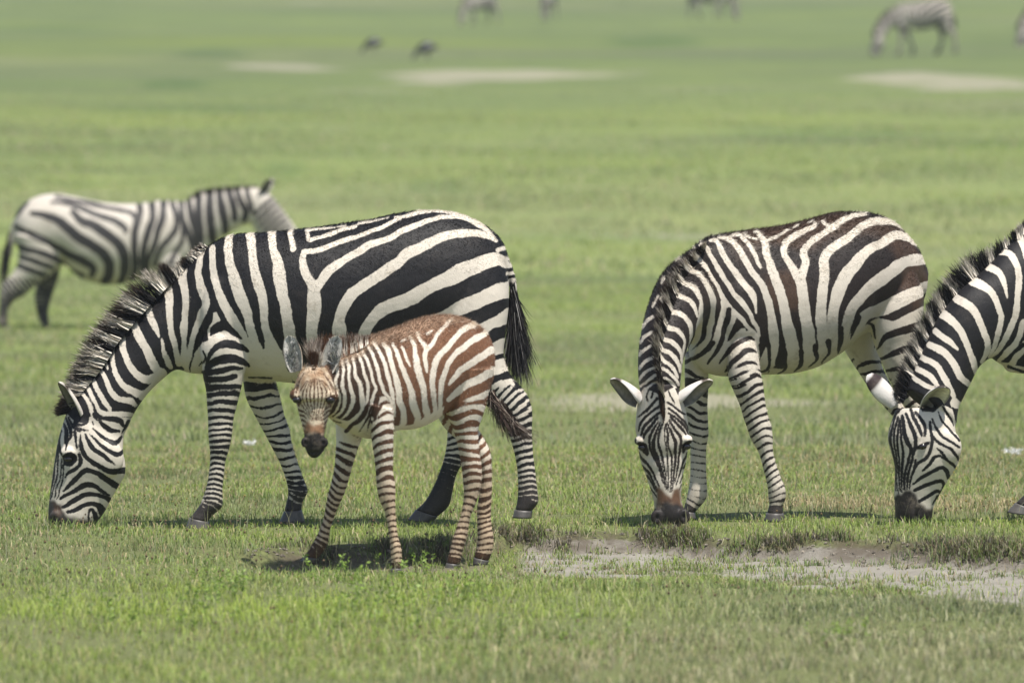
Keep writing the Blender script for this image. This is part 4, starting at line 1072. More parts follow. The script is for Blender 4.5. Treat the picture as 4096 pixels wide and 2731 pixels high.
    paint(fd, fr, 'J', False, [[(a, b, w * 1.14) for a, b, w in L] for L in [
        [(592,510,24),(600,580,20),(585,640,20),(600,720,18),(620,800,18),(600,880,18),(555,955,16),(500,990,14)],
        [(640,460,22),(655,530,24),(650,610,22),(640,680,28),(665,760,30),(665,840,30),(635,920,22),(575,985,16)],
        [(680,430,20),(710,520,24),(710,620,24),(725,720,32),(745,800,36),(725,880,32),(680,950,20),(640,990,12)],
        [(740,415,20),(760,500,22),(770,590,26),(810,680,32),(825,780,38),(830,860,40),(820,930,28),(780,985,40),(720,1040,60)],
        [(788,390,18),(830,480,24),(850,580,24),(880,680,26),(882,770,24),(866,860,22),(855,912,12)],
        [(812,355,18),(870,440,24),(910,540,24),(930,640,24),(962,720,24),(940,780,26),(915,860,30),(880,930,30),(860,1000,36),(830,1080,48)],
        [(860,308,20),(920,390,26),(960,490,27),(985,580,27),(1010,680,27),(1050,760,27),(1090,820,24),(1120,900,22)],
        [(930,295,20),(985,370,26),(1030,470,30),(1060,570,30),(1090,670,32),(1110,760,30),(1125,850,26),(1130,980,24)],
        [(1010,298,24),(1060,350,32),(1090,440,37),(1120,540,40),(1150,640,43),(1165,740,48),(1185,850,54),(1220,950,48),(1212,1040,44),(1160,1120,40)],
        [(1100,305,22),(1150,400,32),(1190,490,36),(1230,590,41),(1265,690,45),(1295,790,48),(1310,890,52),(1340,990,50),(1330,1060,44),(1285,1130,34)],
        [(1190,335,16),(1230,410,24),(1265,480,22),(1282,518,10)],
        [(1270,255,26),(1310,330,34),(1325,430,41),(1345,530,45),(1370,640,48),(1395,740,48),(1405,830,48),(1420,930,54),(1430,1020,44),(1405,1090,30)],
        [(1335,215,22),(1370,290,26),(1420,350,36),(1410,430,40),(1415,510,34),(1426,578,15)],[(1435,362,36),(1490,310,34),(1520,240,32),(1580,170,30),(1645,105,24)],
        [(1860,145,54),(1760,190,45),(1700,260,45),(1640,330,45),(1560,400,48),(1510,480,48),(1485,580,48),(1480,680,46),(1490,780,44),(1500,880,40),(1505,1000,40)],
        [(1970,235,58),(1880,280,53),(1790,340,48),(1710,410,46),(1650,470,48),(1610,560,45),(1570,660,45),(1560,760,39),(1555,860,34),(1545,960,30)],
        [(2030,395,64),(1930,450,58),(1840,510,54),(1760,570,53),(1700,630,48),(1640,690,26)],
        [(2050,585,70),(1950,630,64),(1860,680,58),(1770,740,53),(1700,790,53),(1630,835,42)],
        [(2000,785,54),(1900,830,48),(1810,870,48),(1730,920,48),(1680,970,43),(1640,1020,34)],
        [(1940,930,50),(1860,960,45),(1760,1010,45),(1680,1080,40)],[(1430,225,25),(1482,185,14)],[(1225,270,14),(1190,290,14)]]])
    paint(fd, fr, 'J', True, [
        [(880,1120,10),(902,1000,26),(930,900,30),(970,820,30),(988,755,24)],[(940,1005,20),(980,920,32),(1030,860,32),(1085,855,22)],
        [(955,1035,20),(1000,980,30),(1060,940,32),(1112,955,16)],[(675,1125,38),(740,1060,36),(800,1010,42),(860,930,46),(895,850,30)],
        [(800,1125,12),(850,1040,22),(890,960,30),(925,880,28)],[(730,1160,10),(800,1192,16),(885,1212,10)],[(560,1010,14),(640,1040,12)],
        [(930,1110,20),(980,1060,30),(1050,1040,34),(1112,1060,20)],[(920,1170,20),(980,1140,30),(1050,1125,34),(1112,1140,20)]])
    # face
    fd.fill(fr.poly('K', [(300,440),(520,450),(600,540),(650,660),(655,790),(600,950),(560,1500),(300,1500),(240,980),(185,780),(200,640),(240,540)]), False)
    lines = []
    for k in range(-4, 5):
        w = 17 - 1.2 * abs(k)
        lines.append([(430 + k * 20 - (8 if k < 0 else 0), 570 + 6 * abs(k), w * .8), (425 + k * 40, 690, w * 1.15), (425 + k * 45, 770, w * 1.1), (428 + k * 38, 870, w), (432 + k * 26, 960, w * .75), (434 + k * 17, 1060, w * .5)])
    for k in range(5):
        lines.append([(225 + 8 * k, 930 + 62 * k, 26), (275 + 7 * k, 950 + 60 * k, 28), (325 + 3 * k, 990 + 48 * k, 10)])
        lines.append([(600 - 8 * k, 900 + 55 * k, 20), (555 - 5 * k, 935 + 52 * k, 20), (505 - 2 * k, 985 + 40 * k, 8)])
    for k in range(3):
        lines.append([(300 - 34 * k, 520 + 50 * k, 14), (240 - 14 * k, 620 + 40 * k, 16), (225 - 6 * k, 700 + 24 * k, 12)])
        lines.append([(530 + 30 * k, 520 + 50 * k, 14), (600 + 10 * k, 620 + 40 * k, 16), (640, 700 + 24 * k, 12)])
    paint(fd, fr, 'K', True, lines)
    paint(fd, fr, 'K', True, [[(200,795,40),(235,835,62),(255,890,30)],[(645,790,40),(605,828,60),(590,880,26)]])
    dk2 = (.05, .028, .017)
    A.paints = [(fr.poly('K', [(250,420),(560,420),(700,700),(640,1000),(600,1500),(250,1500),(150,1000),(150,600)]), (.085,.042,.023), (.70,.58,.43), .02),
                (fr.poly('K', [(290,500),(420,450),(540,500),(600,560),(560,640),(420,600),(260,640),(230,600)]), (.085,.040,.020), (.36,.22,.125), .03),
                (fr.poly('K', [(335,1085),(420,1115),(515,1085),(555,1130),(600,1240),(420,1215),(250,1240),(312,1150)]), (.20,.10,.055), (.36,.20,.115), .012),
                (fr.poly('K', [(250,1235),(330,1215),(430,1170),(520,1215),(620,1235),(640,1540),(250,1540)]), (.016,.013,.012), (.022,.018,.016), .010)]
    def colfn(V, N, own, tt, dk, lt):
        # near the neck and the legs the stripes are darker brown
        xn = fr.xz('J', 1000, 0)[0]
        f = (smooth01(xn + .16, xn - .08, V[:, 0]) * (own != 2))[:, None]
        dk = dk * (1 - f) + np.array((.042, .023, .014)) * f
        m = np.array([t['leg'] is not None for t in A.tubes])[own]
        lo = (smooth01(.55, .25, V[:, 2]) * m)[:, None]
        lt = lt * (1 - lo) + np.array((.60, .46, .32)) * lo
        dk = dk * (1 - lo) + np.array((.055, .03, .017)) * lo
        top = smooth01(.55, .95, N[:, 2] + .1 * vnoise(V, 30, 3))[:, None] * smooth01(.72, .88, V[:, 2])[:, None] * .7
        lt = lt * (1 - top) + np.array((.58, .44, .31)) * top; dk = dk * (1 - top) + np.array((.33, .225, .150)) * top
        mz = (polysdf(fr.poly('K', [(250,1240),(330,1222),(430,1178),(520,1222),(620,1240),(640,1540),(250,1540)]), V[:, 0], V[:, 2]) > 0)[:, None]
        dk = np.where(mz, np.array((.014, .012, .011)), dk)
        return dk, lt
    A.colfn = colfn
    for x in (322, 535):
        q = fr.xz('K', x, 1318); A.dents.append(((q[0], -.478, q[1]), (.011, .03, .015), .016))
    q = fr.xz('K', 425, 1425); A.dents.append(((q[0], -.47, q[1]), (.05, .03, .006), .006))
    for (bx, by, tx, ty, sx) in ((215, 500, 125, 92, -1), (565, 500, 690, 95, 1)):
        b = fr.xz('K', bx, by); t = fr.xz('K', tx, ty)
        A.ears.append(ear_shell((b[0], -.40, b[1]), (t[0], -.385, t[1]), .068, (sx * .12, -1, .05), .6, 20, 13, (.5,.4,.3), (.66,.645,.60), (.02,.015,.012), .3, True))
    ob = A.build("zebra_foal", MAT_FOAL, "small brown-striped zebra foal standing in front of the grazing adult, looking at the camera", "zebra foal", fd)
    A.eye('K', 228, 822, .0165, .35, -1); A.eye('K', 608, 822, .0165, .35, -1)
    # fluffy inner ear, mane, forelock
    pairs = [(900,270,880,225),(860,300,850,215),(780,345,765,190),(680,385,655,180),(560,420,540,172),(460,440,440,180),(390,460,340,195),(360,500,300,250)]
    V1 = mane_strands(A, 'J', pairs, 4200, lambda k: -.12 - .27 * k / 7, (), (.11, .05, .026), .8, .0038, 0, .013, .02, .35)
    V2 = mane_strands(A, 'K', [(405,470,350,200),(425,480,400,215),(445,480,470,235)], 1100, lambda k: -.425, (), (.09,.045,.025), .6, .0036, -.01, .010, 0, .3, (.075,.038,.022))
    V3 = mane_strands(A, 'K', [(440,470,500,260),(470,480,540,250)], 260, lambda k: -.43, (), (.45,.40,.34), .6, .0036, 0, .005, 0, .3, (.62,.55,.46))
    V4 = mane_strands(A, 'K', [(395,490,385,600),(415,490,420,620),(440,490,460,600)], 260, lambda k: -.455, (), (.16,.075,.035), .9, .003, -.012, .004, 0, .2, (.09,.045,.025))
    hair_obj("mane", merge_vqc([V1, V2, V3, V4]), ob)
    # ear hair
    E = []
    for (cx, cy) in ((165, 300), (650, 300)):
        n = 260
        q = np.array([fr.xz('K', cx + RNG.normal(0, 26), cy + RNG.normal(20, 85)) for _ in range(n)])
        B = np.stack([q[:, 0], np.full(n, -.392), q[:, 1]], 1)
        D = np.stack([RNG.normal(0, .25, n), np.full(n, -.35), RNG.normal(.75, .2, n)], 1); D /= np.linalg.norm(D, axis=1)[:, None]
        g = RNG.uniform(.15, 1, (n, 1)) ** 1.3; c = g * np.array((.78, .77, .74)) 
        hair_obj("ear_hair", strands(B, D, RNG.uniform(.012, .032, n), np.full(n, .0034), c, c, 2, .3, .2), ob)
    # tail
    n = 1300
    mid = catrom(np.array([(*fr.xz('C', a, b), fr.sc('C', w)) for a, b, w in [(1955,240,40),(1985,310,70),(2040,390,90),(2100,450,90),(2160,490,60),(2215,505,20)]]), step=.01)
    i = (RNG.random(n) * len(mid) * .62).astype(int)
    B = np.stack([mid[i, 0] + RNG.normal(0, .2, n) * mid[i, 2], .27 + RNG.normal(0, .012, n), mid[i, 1] + RNG.normal(0, .22, n) * mid[i, 2]], 1)
    j = np.minimum(len(mid) - 1, i + 2 + (RNG.random(n) * len(mid) * .4).astype(int))
    T = np.stack([mid[j, 0] + RNG.normal(0, .2, n) * mid[j, 2], .27 + RNG.normal(0, .02, n), mid[j, 1] + RNG.normal(0, .25, n) * mid[j, 2] - .012], 1)
    D = T - B; L = np.linalg.norm(D, axis=1) + .02; D /= np.linalg.norm(D, axis=1)[:, None]
    c = np.tile(np.array((.05, .032, .025)), (n, 1)) * RNG.uniform(.4, 1.5, (n, 1)); hi = RNG.random(n) < .15; c[hi] = (.3, .25, .2)
    hair_obj("tail_tuft", strands(B, D, L, np.full(n, .0036), c, c, 3, .12, .2, .2), ob)
    fuzz(A, 90000, lambda V, N: .0035 + .013 * smooth01(.4, .9, N[:, 2]) * smooth01(.6, .8, V[:, 2]), .0016, np.array((.5, 0, -.25)), glow=1.15, pale=.05, skip=lambda V: A.N[:, 2] < -.25)
    return A

def merge_vqc(L):
    V = np.vstack([l[0] for l in L]); C = np.vstack([l[2] for l in L]); o = 0; Q = []
    for l in L: Q.append(l[1] + o); o += len(l[0])
    return V, np.vstack(Q), C

def fuzz(A, n, lenf, width, flow, name="coat_fuzz", lift=.55, skip=None, glow=1.0, pale=0.0):
    """short coat hair standing on the skin, each hair the colour of the skin under it"""
    m = np.ones(len(A.V), bool) if skip is None else ~skip(A.V)
    idx = np.nonzero(m)[0]; i = RNG.choice(idx, n)
    B = A.V[i] + RNG.normal(0, A.voxel * .4, (n, 3)); N = A.N[i]
    f = flow - N * (N @ flow)[:, None]
    D = N * lift + f + RNG.normal(0, .22, (n, 3)); D /= np.linalg.norm(D, axis=1)[:, None]
    L = lenf(A.V[i], N) * RNG.uniform(.6, 1.3, n)
    w = (A.val[i] > RNG.normal(0, .0015, n))[:, None]
    c = np.where(w, A.dk[i] * glow, A.lt[i]) * RNG.uniform(.8, 1.25, (n, 1))
    q = RNG.random(n) < pale; c[q] = A.lt[i][q] * .8
    hair_obj(name, strands(B - N * .001, D, L, np.full(n, width), c, c, 1, 0, .1), A.ob)

# ================================================================== adult on the right, facing the camera
def build_right():
    fr = Frame(40.6, 3150, 2072)
    A = Animal(fr, 0.0058)
    A.dark = np.array((.018, .0135, .012))
    A.tube('D', [(640,300,610,1060,-.16,.09),(710,262,690,1140,-.14,.14),(800,234,790,1178,-.10,.185),(920,214,900,1182,-.05,.225),(1050,199,1040,1178,0,.25),(1180,187,1180,1175,.05,.265),(1300,166,1310,1165,.095,.27),
        (1420,139,1450,1130,.14,.27),(1540,107,1570,1060,.18,.265),(1660,91,1680,970,.225,.255),(1780,91,1790,905,.26,.24),(1890,112,1880,890,.29,.215),(1990,165,1950,880,.315,.18),(2090,255,2020,850,.335,.14),(2170,355,2105,790,.35,.10),(2232,490,2195,690,.355,.05)], 1.0, 1.0)
    A.tube('O', [(640,215,860,1200,-.14,.12),(540,300,760,1150,-.19,.13),(430,395,700,960,-.26,.14),(322,530,655,950,-.34,.145),(225,725,620,1030,-.42,.14),(160,930,572,1150,-.49,.132),(120,1130,525,1270,-.545,.12),(108,1330,508,1400,-.585,.11),(118,1500,500,1500,-.61,.1)], .9)
    A.tube('M', [(370,130,710,140,-.615,.085),(345,250,760,255,-.615,.095),(333,370,790,372,-.61,.105),(322,480,810,482,-.605,.112),(320,570,820,572,-.60,.115),(340,655,828,655,-.595,.115),(350,730,812,730,-.59,.112),(358,810,804,808,-.59,.105),
        (385,905,788,900,-.60,.094),(415,975,768,972,-.605,.085),(440,1050,756,1052,-.615,.075),(466,1130,750,1130,-.622,.068),(488,1205,748,1205,-.628,.063),(500,1275,764,1275,-.632,.062),(490,1345,798,1345,-.635,.064),(495,1405,790,1400,-.636,.06),(520,1450,758,1450,-.636,.048),(570,1478,720,1478,-.636,.028)], .3)
    A.blob('M', 372, 662, -.645, .030, .035, .022); A.blob('M', 795, 652, -.645, .028, .035, .022)
    A.blob('M', 520, 1375, -.685, .028, .024, .034); A.blob('M', 770, 1365, -.685, .028, .024, .034)
    A.blob('O', 1060, 800, -.19, .11, .09, .17)
    A.leg('E', [(1200,-120,1370,-120,-.13,.08),(1185,30,1425,30,-.20,.09),(1192,190,1450,190,-.235,.082),(1215,262,1465,260,-.24,.075),(1250,340,1475,330,-.24,.068),(1285,425,1486,420,-.24,.06),(1310,512,1505,508,-.24,.054),(1340,595,1530,588,-.24,.052),(1372,685,1540,672,-.24,.048),
        (1425,772,1541,760,-.24,.04),(1450,850,1556,845,-.24,.036),(1470,930,1580,920,-.24,.035),(1490,1005,1610,1000,-.24,.038),(1502,1080,1640,1072,-.24,.042),(1506,1150,1640,1150,-.24,.042),(1512,1195,1620,1200,-.24,.04),(1494,1255,1622,1258,-.24,.046),(1476,1322,1626,1328,-.24,.056)],
        top=130, zoom='E', sp=(.043,.024), tilt=.25, bow=-.2, seed=43, duty=(-.2,.85), dark_from=.97)
    A.leg('E', [(860,20,1045,60,-.05,.075),(860,300,1046,300,-.02,.066),(858,420,1040,420,-.02,.056),(874,520,1042,520,-.02,.052),(886,600,1046,600,-.02,.05),(900,680,1047,680,-.02,.048),(905,750,1032,752,-.02,.04),(905,850,1028,850,-.02,.036),(905,940,1028,940,-.02,.036),
        (900,1030,1031,1030,-.02,.037),(888,1105,1034,1102,-.02,.041),(878,1155,1028,1165,-.02,.042),(862,1210,985,1220,-.02,.04),(850,1258,940,1272,-.02,.044),(836,1315,948,1322,-.02,.055)],
        top=300, zoom='E', sp=(.045,.026), tilt=-.3, bow=.1, seed=48, duty=(.15,.8), dark_from=.97)
    A.leg('D', [(1860,520,2130,480,.28,.12),(1800,740,2190,640,.215,.13),(1825,880,2180,830,.19,.115),(1862,1000,2160,960,.185,.095),(1905,1100,2150,1070,.18,.08),(1950,1200,2140,1180,.18,.065),(2000,1300,2150,1290,.18,.055),(2060,1400,2200,1380,.18,.05),(2100,1480,2215,1470,.18,.044),(2120,1600,2205,1600,.18,.034),(2130,1800,2205,1800,.18,.033),
        (2130,1950,2220,1950,.18,.037),(2110,2020,2200,2030,.18,.038),(2085,2085,2195,2092,.18,.05)], top=1180, zoom='D', sp=(.05,.022), tilt=.2, seed=51, duty=(.2,.1), dark_from=.92)
    A.leg('D', [(1600,860,1890,800,.44,.12),(1658,1010,1890,1000,.45,.1),(1718,1110,1912,1085,.45,.08),(1782,1205,1940,1180,.45,.065),(1860,1320,2000,1295,.45,.054),(1960,1440,2075,1420,.45,.048),(2050,1540,2140,1530,.45,.042),(2085,1650,2160,1650,.45,.033),(2090,1850,2163,1850,.45,.033),
        (2082,1945,2172,1958,.45,.037),(2060,2005,2147,2030,.45,.038),(2035,2062,2127,2078,.45,.05)], top=1060, zoom='D', sp=(.055,.024), tilt=-.3, seed=55, duty=(.75,.1), dark_from=.9)
    fd = Field(-1.2, .9, -.15, 1.6, 'dark'); A.field = fd
    # rear half, measured on D
    fd.fill(fr.poly('D', [(1080,1120),(1240,1130),(1400,1110),(1560,1040),(1650,960),(1720,880),(1870,800),(2050,830),(2200,760),(2240,1300),(1900,1300),(1700,1100),(1500,1200),(1080,1220)]), False)
    paint(fd, fr, 'D', False, [
        [(1055,225,26),(1105,290,48),(1120,380,48),(1150,460,53),(1190,560,58),(1215,650,63),(1235,750,68),(1255,850,78),(1280,950,88),(1290,1050,92),(1272,1140,90)],
        [(1245,285,42),(1230,340,43),(1270,420,48),(1310,490,62),(1345,560,72),(1360,650,72),(1370,760,77),(1390,860,82),(1400,960,88),(1402,1060,92),(1385,1140,90)],
        [(1345,515,56),(1375,420,52),(1365,340,48),(1400,290,43),(1470,245,42),(1550,190,42),(1620,150,38),(1700,115,30),(1800,103,15)],
        [(1240,290,42),(1290,255,38),(1350,220,32),(1420,190,30),(1458,163,20)],[(1505,150,22),(1545,188,26)],[(1135,265,24),(1190,245,20),(1255,210,18)],[(1290,190,12),(1335,172,14)],[(1400,158,8),(1450,148,10)],
        [(2080,212,20),(1980,160,32),(1880,145,47),(1800,160,52),(1720,210,52),(1640,270,58),(1560,320,58),(1510,380,62),(1500,470,68),(1490,570,68),(1480,680,68),(1480,800,73),(1495,900,80),(1500,1000,76),(1485,1120,80)],
        [(2150,300,42),(2080,260,53),(1990,240,58),(1900,290,63),(1800,340,68),(1720,420,78),(1650,500,88),(1600,590,88),(1575,690,83),(1560,800,78),(1570,900,74),(1575,980,70),(1570,1060,60)],
        [(2230,410,75),(2130,410,78),(2040,430,78),(1950,490,84),(1870,550,88),(1780,620,83),(1710,700,73),(1670,790,68),(1650,870,62),(1640,950,62),(1640,1010,54)],
        [(2240,590,74),(2130,630,88),(2040,670,94),(1950,710,94),(1870,750,84),(1800,770,74),(1760,810,74),(1720,880,64),(1690,960,44)],
        [(2180,755,70),(2090,800,62),(2000,840,62),(1920,870,62),(1880,890,52),(1870,940,42)]])
    paint(fd, fr, 'D', True, [[(1130,1150,12),(1138,1090,18),(1120,980,26)],[(1195,1168,14),(1240,1130,26),(1232,1020,36)],[(1310,1150,14),(1350,1100,26),(1345,1010,38)],[(1400,1120,10),(1455,1070,26),(1440,980,40)],[(1490,1100,8),(1540,1030,22),(1530,950,40)],
        [(1600,1030,14),(1615,940,40),(1620,860,40)],[(1690,940,8),(1705,860,32),(1740,790,40)],
        [(1870,1010,8),(1920,930,42),(2000,895,52),(2100,868,56),(2200,830,50)],[(1895,1072,20),(1970,1040,36),(2060,1008,46),(2180,980,46)],[(1930,1160,20),(2000,1140,32),(2150,1110,36)],[(1800,830,14),(1840,850,20),(1855,930,14)]])
    # front half, neck and mane line, measured on O
    fd.fill(fr.poly('O', [(515,1255),(600,1270),(720,1200),(830,1120),(900,1130),(990,1080),(1100,980),(1180,990),(1260,1060),(1275,1300),(1310,1568),(1000,1568),(930,1450),(500,1450)]), False)
    paint(fd, fr, 'O', False, [
        [(715,175,50),(770,222,40),(830,320,46),(900,440,46),(960,540,46),(1030,640,52),(1100,720,52),(1160,800,46),(1200,880,36),(1238,960,30),(1258,1040,26)],
        [(640,285,52),(690,320,46),(760,400,46),(820,500,42),(870,580,37),(920,680,44),(960,740,46),(1030,810,46),(1100,880,42),(1170,960,36),(1225,1020,30),(1255,1100,26)],
        [(925,715,52),(918,800,52),(900,900,57),(880,1000,57),(840,1100,62),(780,1200,64),(700,1290,80)],
        [(1020,830,52),(1010,900,47),(970,990,42),(940,1080,36),(930,1140,20)],[(1110,985,52),(1060,1030,47),(1010,1090,42),(955,1150,36)],
        [(555,375,54),(620,420,46),(690,460,52),(760,550,52),(810,650,52),(825,740,52),(820,840,52),(800,950,57),(780,1050,52),(720,1130,54),(640,1205,62),(560,1250,44)],
        [(485,470,48),(540,530,46),(620,560,46),(680,630,46),(705,720,37),(700,830,42),(690,930,62),(680,1030,54),(640,1120,37),(600,1185,20)],
        [(410,540,42),(450,630,46),(530,660,46),(600,700,46),(640,760,42),(668,835,26)],
        [(335,670,46),(400,780,46),(480,800,46),(550,850,46),(600,920,42),(610,1000,32),(600,1080,24),(570,1160,20),(550,1240,16)],
        [(330,820,32),(380,920,42),(450,950,46),(510,1000,42),(545,1060,32),(535,1140,27),(520,1220,16)],
        [(305,940,26),(345,1040,37),(410,1070,42),(470,1120,37),(505,1180,32),(512,1265,20)],
        [(296,1060,20),(335,1140,34),(400,1170,37),(450,1220,34),(490,1290,27),(500,1350,15)],
        [(305,1175,26),(350,1240,32),(400,1270,32),(450,1330,30),(475,1400,22)],[(335,1305,28),(390,1340,30),(440,1400,28),(485,1470,24)],[(345,1395,24),(400,1430,26),(455,1492,22)],
        [(255,838,32),(200,880,32),(160,945,26)],[(235,985,28),(170,1030,30),(130,1085,24)],[(220,1115,28),(160,1150,28),(115,1205,22)],[(245,1208,28),(170,1250,28),(112,1325,22)],
        [(270,1300,26),(190,1330,26),(140,1380,24),(108,1435,18)],[(280,1365,22),(200,1410,26),(125,1490,20)],[(285,1430,20),(220,1460,22),(155,1522,20)],[(300,650,15),(245,745,22)],[(368,478,20),(335,535,15)],[(655,205,28),(600,208,30),(555,228,20)],[(520,320,15),(465,345,15)],
        [(800,140,26),(855,140,40),(900,210,52),(960,320,57),(1030,430,57),(1100,520,62),(1170,610,67),(1215,690,52),(1228,740,32),(1240,820,20)],
        [(880,110,20),(980,130,42),(1060,200,52),(1120,300,57),(1190,420,62),(1260,510,67),(1310,600,72),(1350,720,72),(1375,850,72),(1390,960,92),(1395,1100,115),(1350,1300,150)],
        [(990,100,14),(1085,100,30),(1150,160,42),(1210,250,42),(1250,330,37),(1282,385,30)],[(1120,80,14),(1160,110,18),(1240,130,18)],[(1220,75,20),(1260,70,24),(1265,110,22)],
        [(1320,170,62),(1330,260,62),(1370,370,67),(1420,470,72)]])
    paint(fd, fr, 'O', True, [
        [(895,1295,20),(960,1200,42),(1030,1130,47),(1110,1080,47),(1180,1055,37),(1215,1072,20)],[(945,1375,25),(1010,1280,47),(1080,1220,52),(1140,1175,47),(1200,1170,37),(1235,1188,20)],
        [(975,1412,25),(1060,1330,37),(1130,1290,37),(1200,1280,32),(1255,1312,15)],[(985,1460,20),(1080,1420,30),(1180,1385,32),(1275,1370,20)],[(995,1510,25),(1100,1480,32),(1200,1440,27),(1275,1425,15)],
        [(980,775,40),(955,880,48),(932,980,44),(912,1080,40),(880,1150,45),(830,1220,36),(775,1305,18)],[(535,1312,58),(600,1275,38),(680,1232,42),(760,1180,46),(825,1105,46)],[(525,1368,25),(600,1390,46),(660,1422,36),(730,1442,18)],
        [(1300,1390,20),(1350,1360,30),(1375,1280,32),(1340,1080,40),(1310,900,34)]])
    # face, measured on M
    fd.fill(fr.poly('M', [(400,160),(540,230),(680,160),(760,300),(840,480),(850,760),(780,1000),(760,1300),(480,1300),(400,980),(330,760),(300,480),(340,280)]), False)
    paint(fd, fr, 'M', True, [[(a, b, w * 1.02) for a, b, w in L] for L in [
        [(575,500,12),(590,580,14),(600,680,16),(610,800,18),(618,920,16),(625,1040,14),(635,1140,12)],
        [(560,500,14),(535,600,22),(535,700,26),(560,800,24),(585,920,18),(605,1040,14),(615,1130,12)],[(595,500,14),(625,600,24),(625,700,20),(650,790,22),(655,900,18),(650,1040,14),(650,1140,12)],
        [(545,490,14),(505,580,24),(485,680,36),(510,790,36),(550,900,26),(585,1020,16),(605,1110,12)],[(610,490,16),(660,590,24),(690,690,32),(690,800,28),(680,920,20),(670,1040,14),(665,1130,10)],
        [(525,480,18),(470,570,26),(445,660,26),(470,760,24),(510,850,22),(545,950,18),(575,1050,14)],[(630,470,18),(690,560,26),(735,640,28),(735,740,26),(715,860,22),(700,960,16),(685,1060,12)],
        [(520,440,22),(450,530,28),(400,600,26),(390,640,16)],[(640,440,20),(720,520,28),(785,605,26)],[(540,390,24),(450,470,28),(390,540,28),(365,610,20)],[(620,400,22),(720,470,26),(790,550,26),(818,605,16)],
        [(530,340,26),(440,410,26),(370,490,26),(340,570,18)],[(620,355,22),(700,410,24),(770,480,22),(815,560,14)],[(520,260,24),(450,350,24),(380,410,22),(335,440,14)],[(610,300,22),(680,340,22),(740,390,22),(785,420,16)],
        [(440,180,16),(430,240,16),(440,300,16)],[(480,200,18),(470,260,18)],[(620,180,16),(640,240,18),(680,300,16)],
        [(345,775,30),(370,820,32),(430,880,28),(480,960,22),(530,1050,16),(550,1110,12)],[(380,905,32),(440,960,28),(490,1040,20),(530,1120,14)],[(425,990,26),(480,1060,22),(520,1130,16)],[(455,1100,20),(500,1150,20),(520,1190,12)],
        [(805,785,28),(765,860,24),(740,940,20),(715,1020,14),(700,1080,10)],[(795,890,26),(765,930,20)],[(765,990,20),(735,1060,14)],[(755,1080,18),(735,1120,12)],
        [(352,700,60),(395,725,80),(430,780,40)],[(822,688,60),(785,715,70),(772,765,30)],[(553,100,60),(555,200,56),(562,320,50),(572,420,36),(580,470,14)]]])
    A.paints = [(fr.poly('M', [(525,1105),(570,1120),(620,1165),(650,1185),(680,1120),(720,1100),(745,1180),(770,1290),(500,1300),(520,1200)]), (.085,.043,.025), (.125,.068,.040), .012),
                (fr.poly('M', [(480,1300),(560,1245),(640,1215),(720,1260),(810,1310),(830,1520),(460,1520)]), (.018,.015,.014), (.022,.019,.018), .014)]
    for x, y in ((523, 1378), (772, 1368)):
        q = fr.xz('M', x, y); A.dents.append(((q[0], -.71, q[1]), (.018, .03, .024), .018))
    for (bx, by, tx, ty, sx) in ((345, 270, 82, 95, -1), (745, 270, 1045, 108, 1)):
        b = fr.xz('M', bx + sx * -25, by); t = fr.xz('M', tx, ty)
        A.ears.append(ear_shell((b[0], -.63, b[1]), (t[0], -.65, t[1]), .088, (sx * .3, -.5, -.85), .62, 20, 17, (.68,.65,.61), (.34,.325,.28), (.06,.045,.038), .24, True, 2.5))
    def colfn(V, N, own, tt, dk, lt):
        f = (smooth01(-.45, -.1, V[:, 0]) * smooth01(.75, 1.0, V[:, 2]) * smooth01(-.2, .35, vnoise(V, 5, 7) + .5 * N[:, 2]))[:, None]
        return dk * (1 - f) + np.array((.052, .031, .020)) * f, lt
    A.colfn = colfn
    A.field = fd
    ob = A.build("grazing_zebra", MAT_COAT, "adult zebra grazing head-on with both ears spread, above the bare sandy strip", "zebra", fd, "zebras in the herd")
    A.eye('M', 386, 724, .0175, .5); A.eye('M', 796, 714, .0175, .5)
    pairs = [(760,170,745,140),(690,262,640,215),(620,350,540,270),(560,440,440,330),(505,560,385,420),(445,680,330,480),(400,790,300,620),(360,900,270,760),(325,1020,245,880),(305,1150,235,990),(305,1270,240,1130),(318,1390,262,1270),(335,1500,290,1390),(345,1568,310,1480)]
    yc = [-.2, -.24, -.29, -.36, -.44, -.52, -.58, -.63, -.66, -.68, -.69, -.70, -.71, -.715]
    V1 = mane_strands(A, 'O', pairs, 3800, lambda k: np.interp(k, range(len(yc)), yc), (), (.05,.028,.018), .7, .005, -.05, .012, .02, .6)
    V2 = mane_strands(A, 'M', [(545,60,530,-60),(555,180,540,60),(562,300,552,200),(575,420,565,330),(580,470,585,420)], 900, lambda k: -.71, (), (.07,.035,.02), .8, .004, -.02, .009, 0, .2, (.03,.018,.012))
    hair_obj("mane", merge_vqc([V1, V2]), ob)
    fuzz(A, 52000, lambda V, N: .005 + .011 * smooth01(.3, .9, N[:, 2]), .0022, np.array((.6, 0, -.35)), lift=.4, skip=lambda V: (V[:, 2] < .62) & (V[:, 0] < -.2) | (V[:, 2] < .15) | (A.N[:, 2] < .18))
    return A

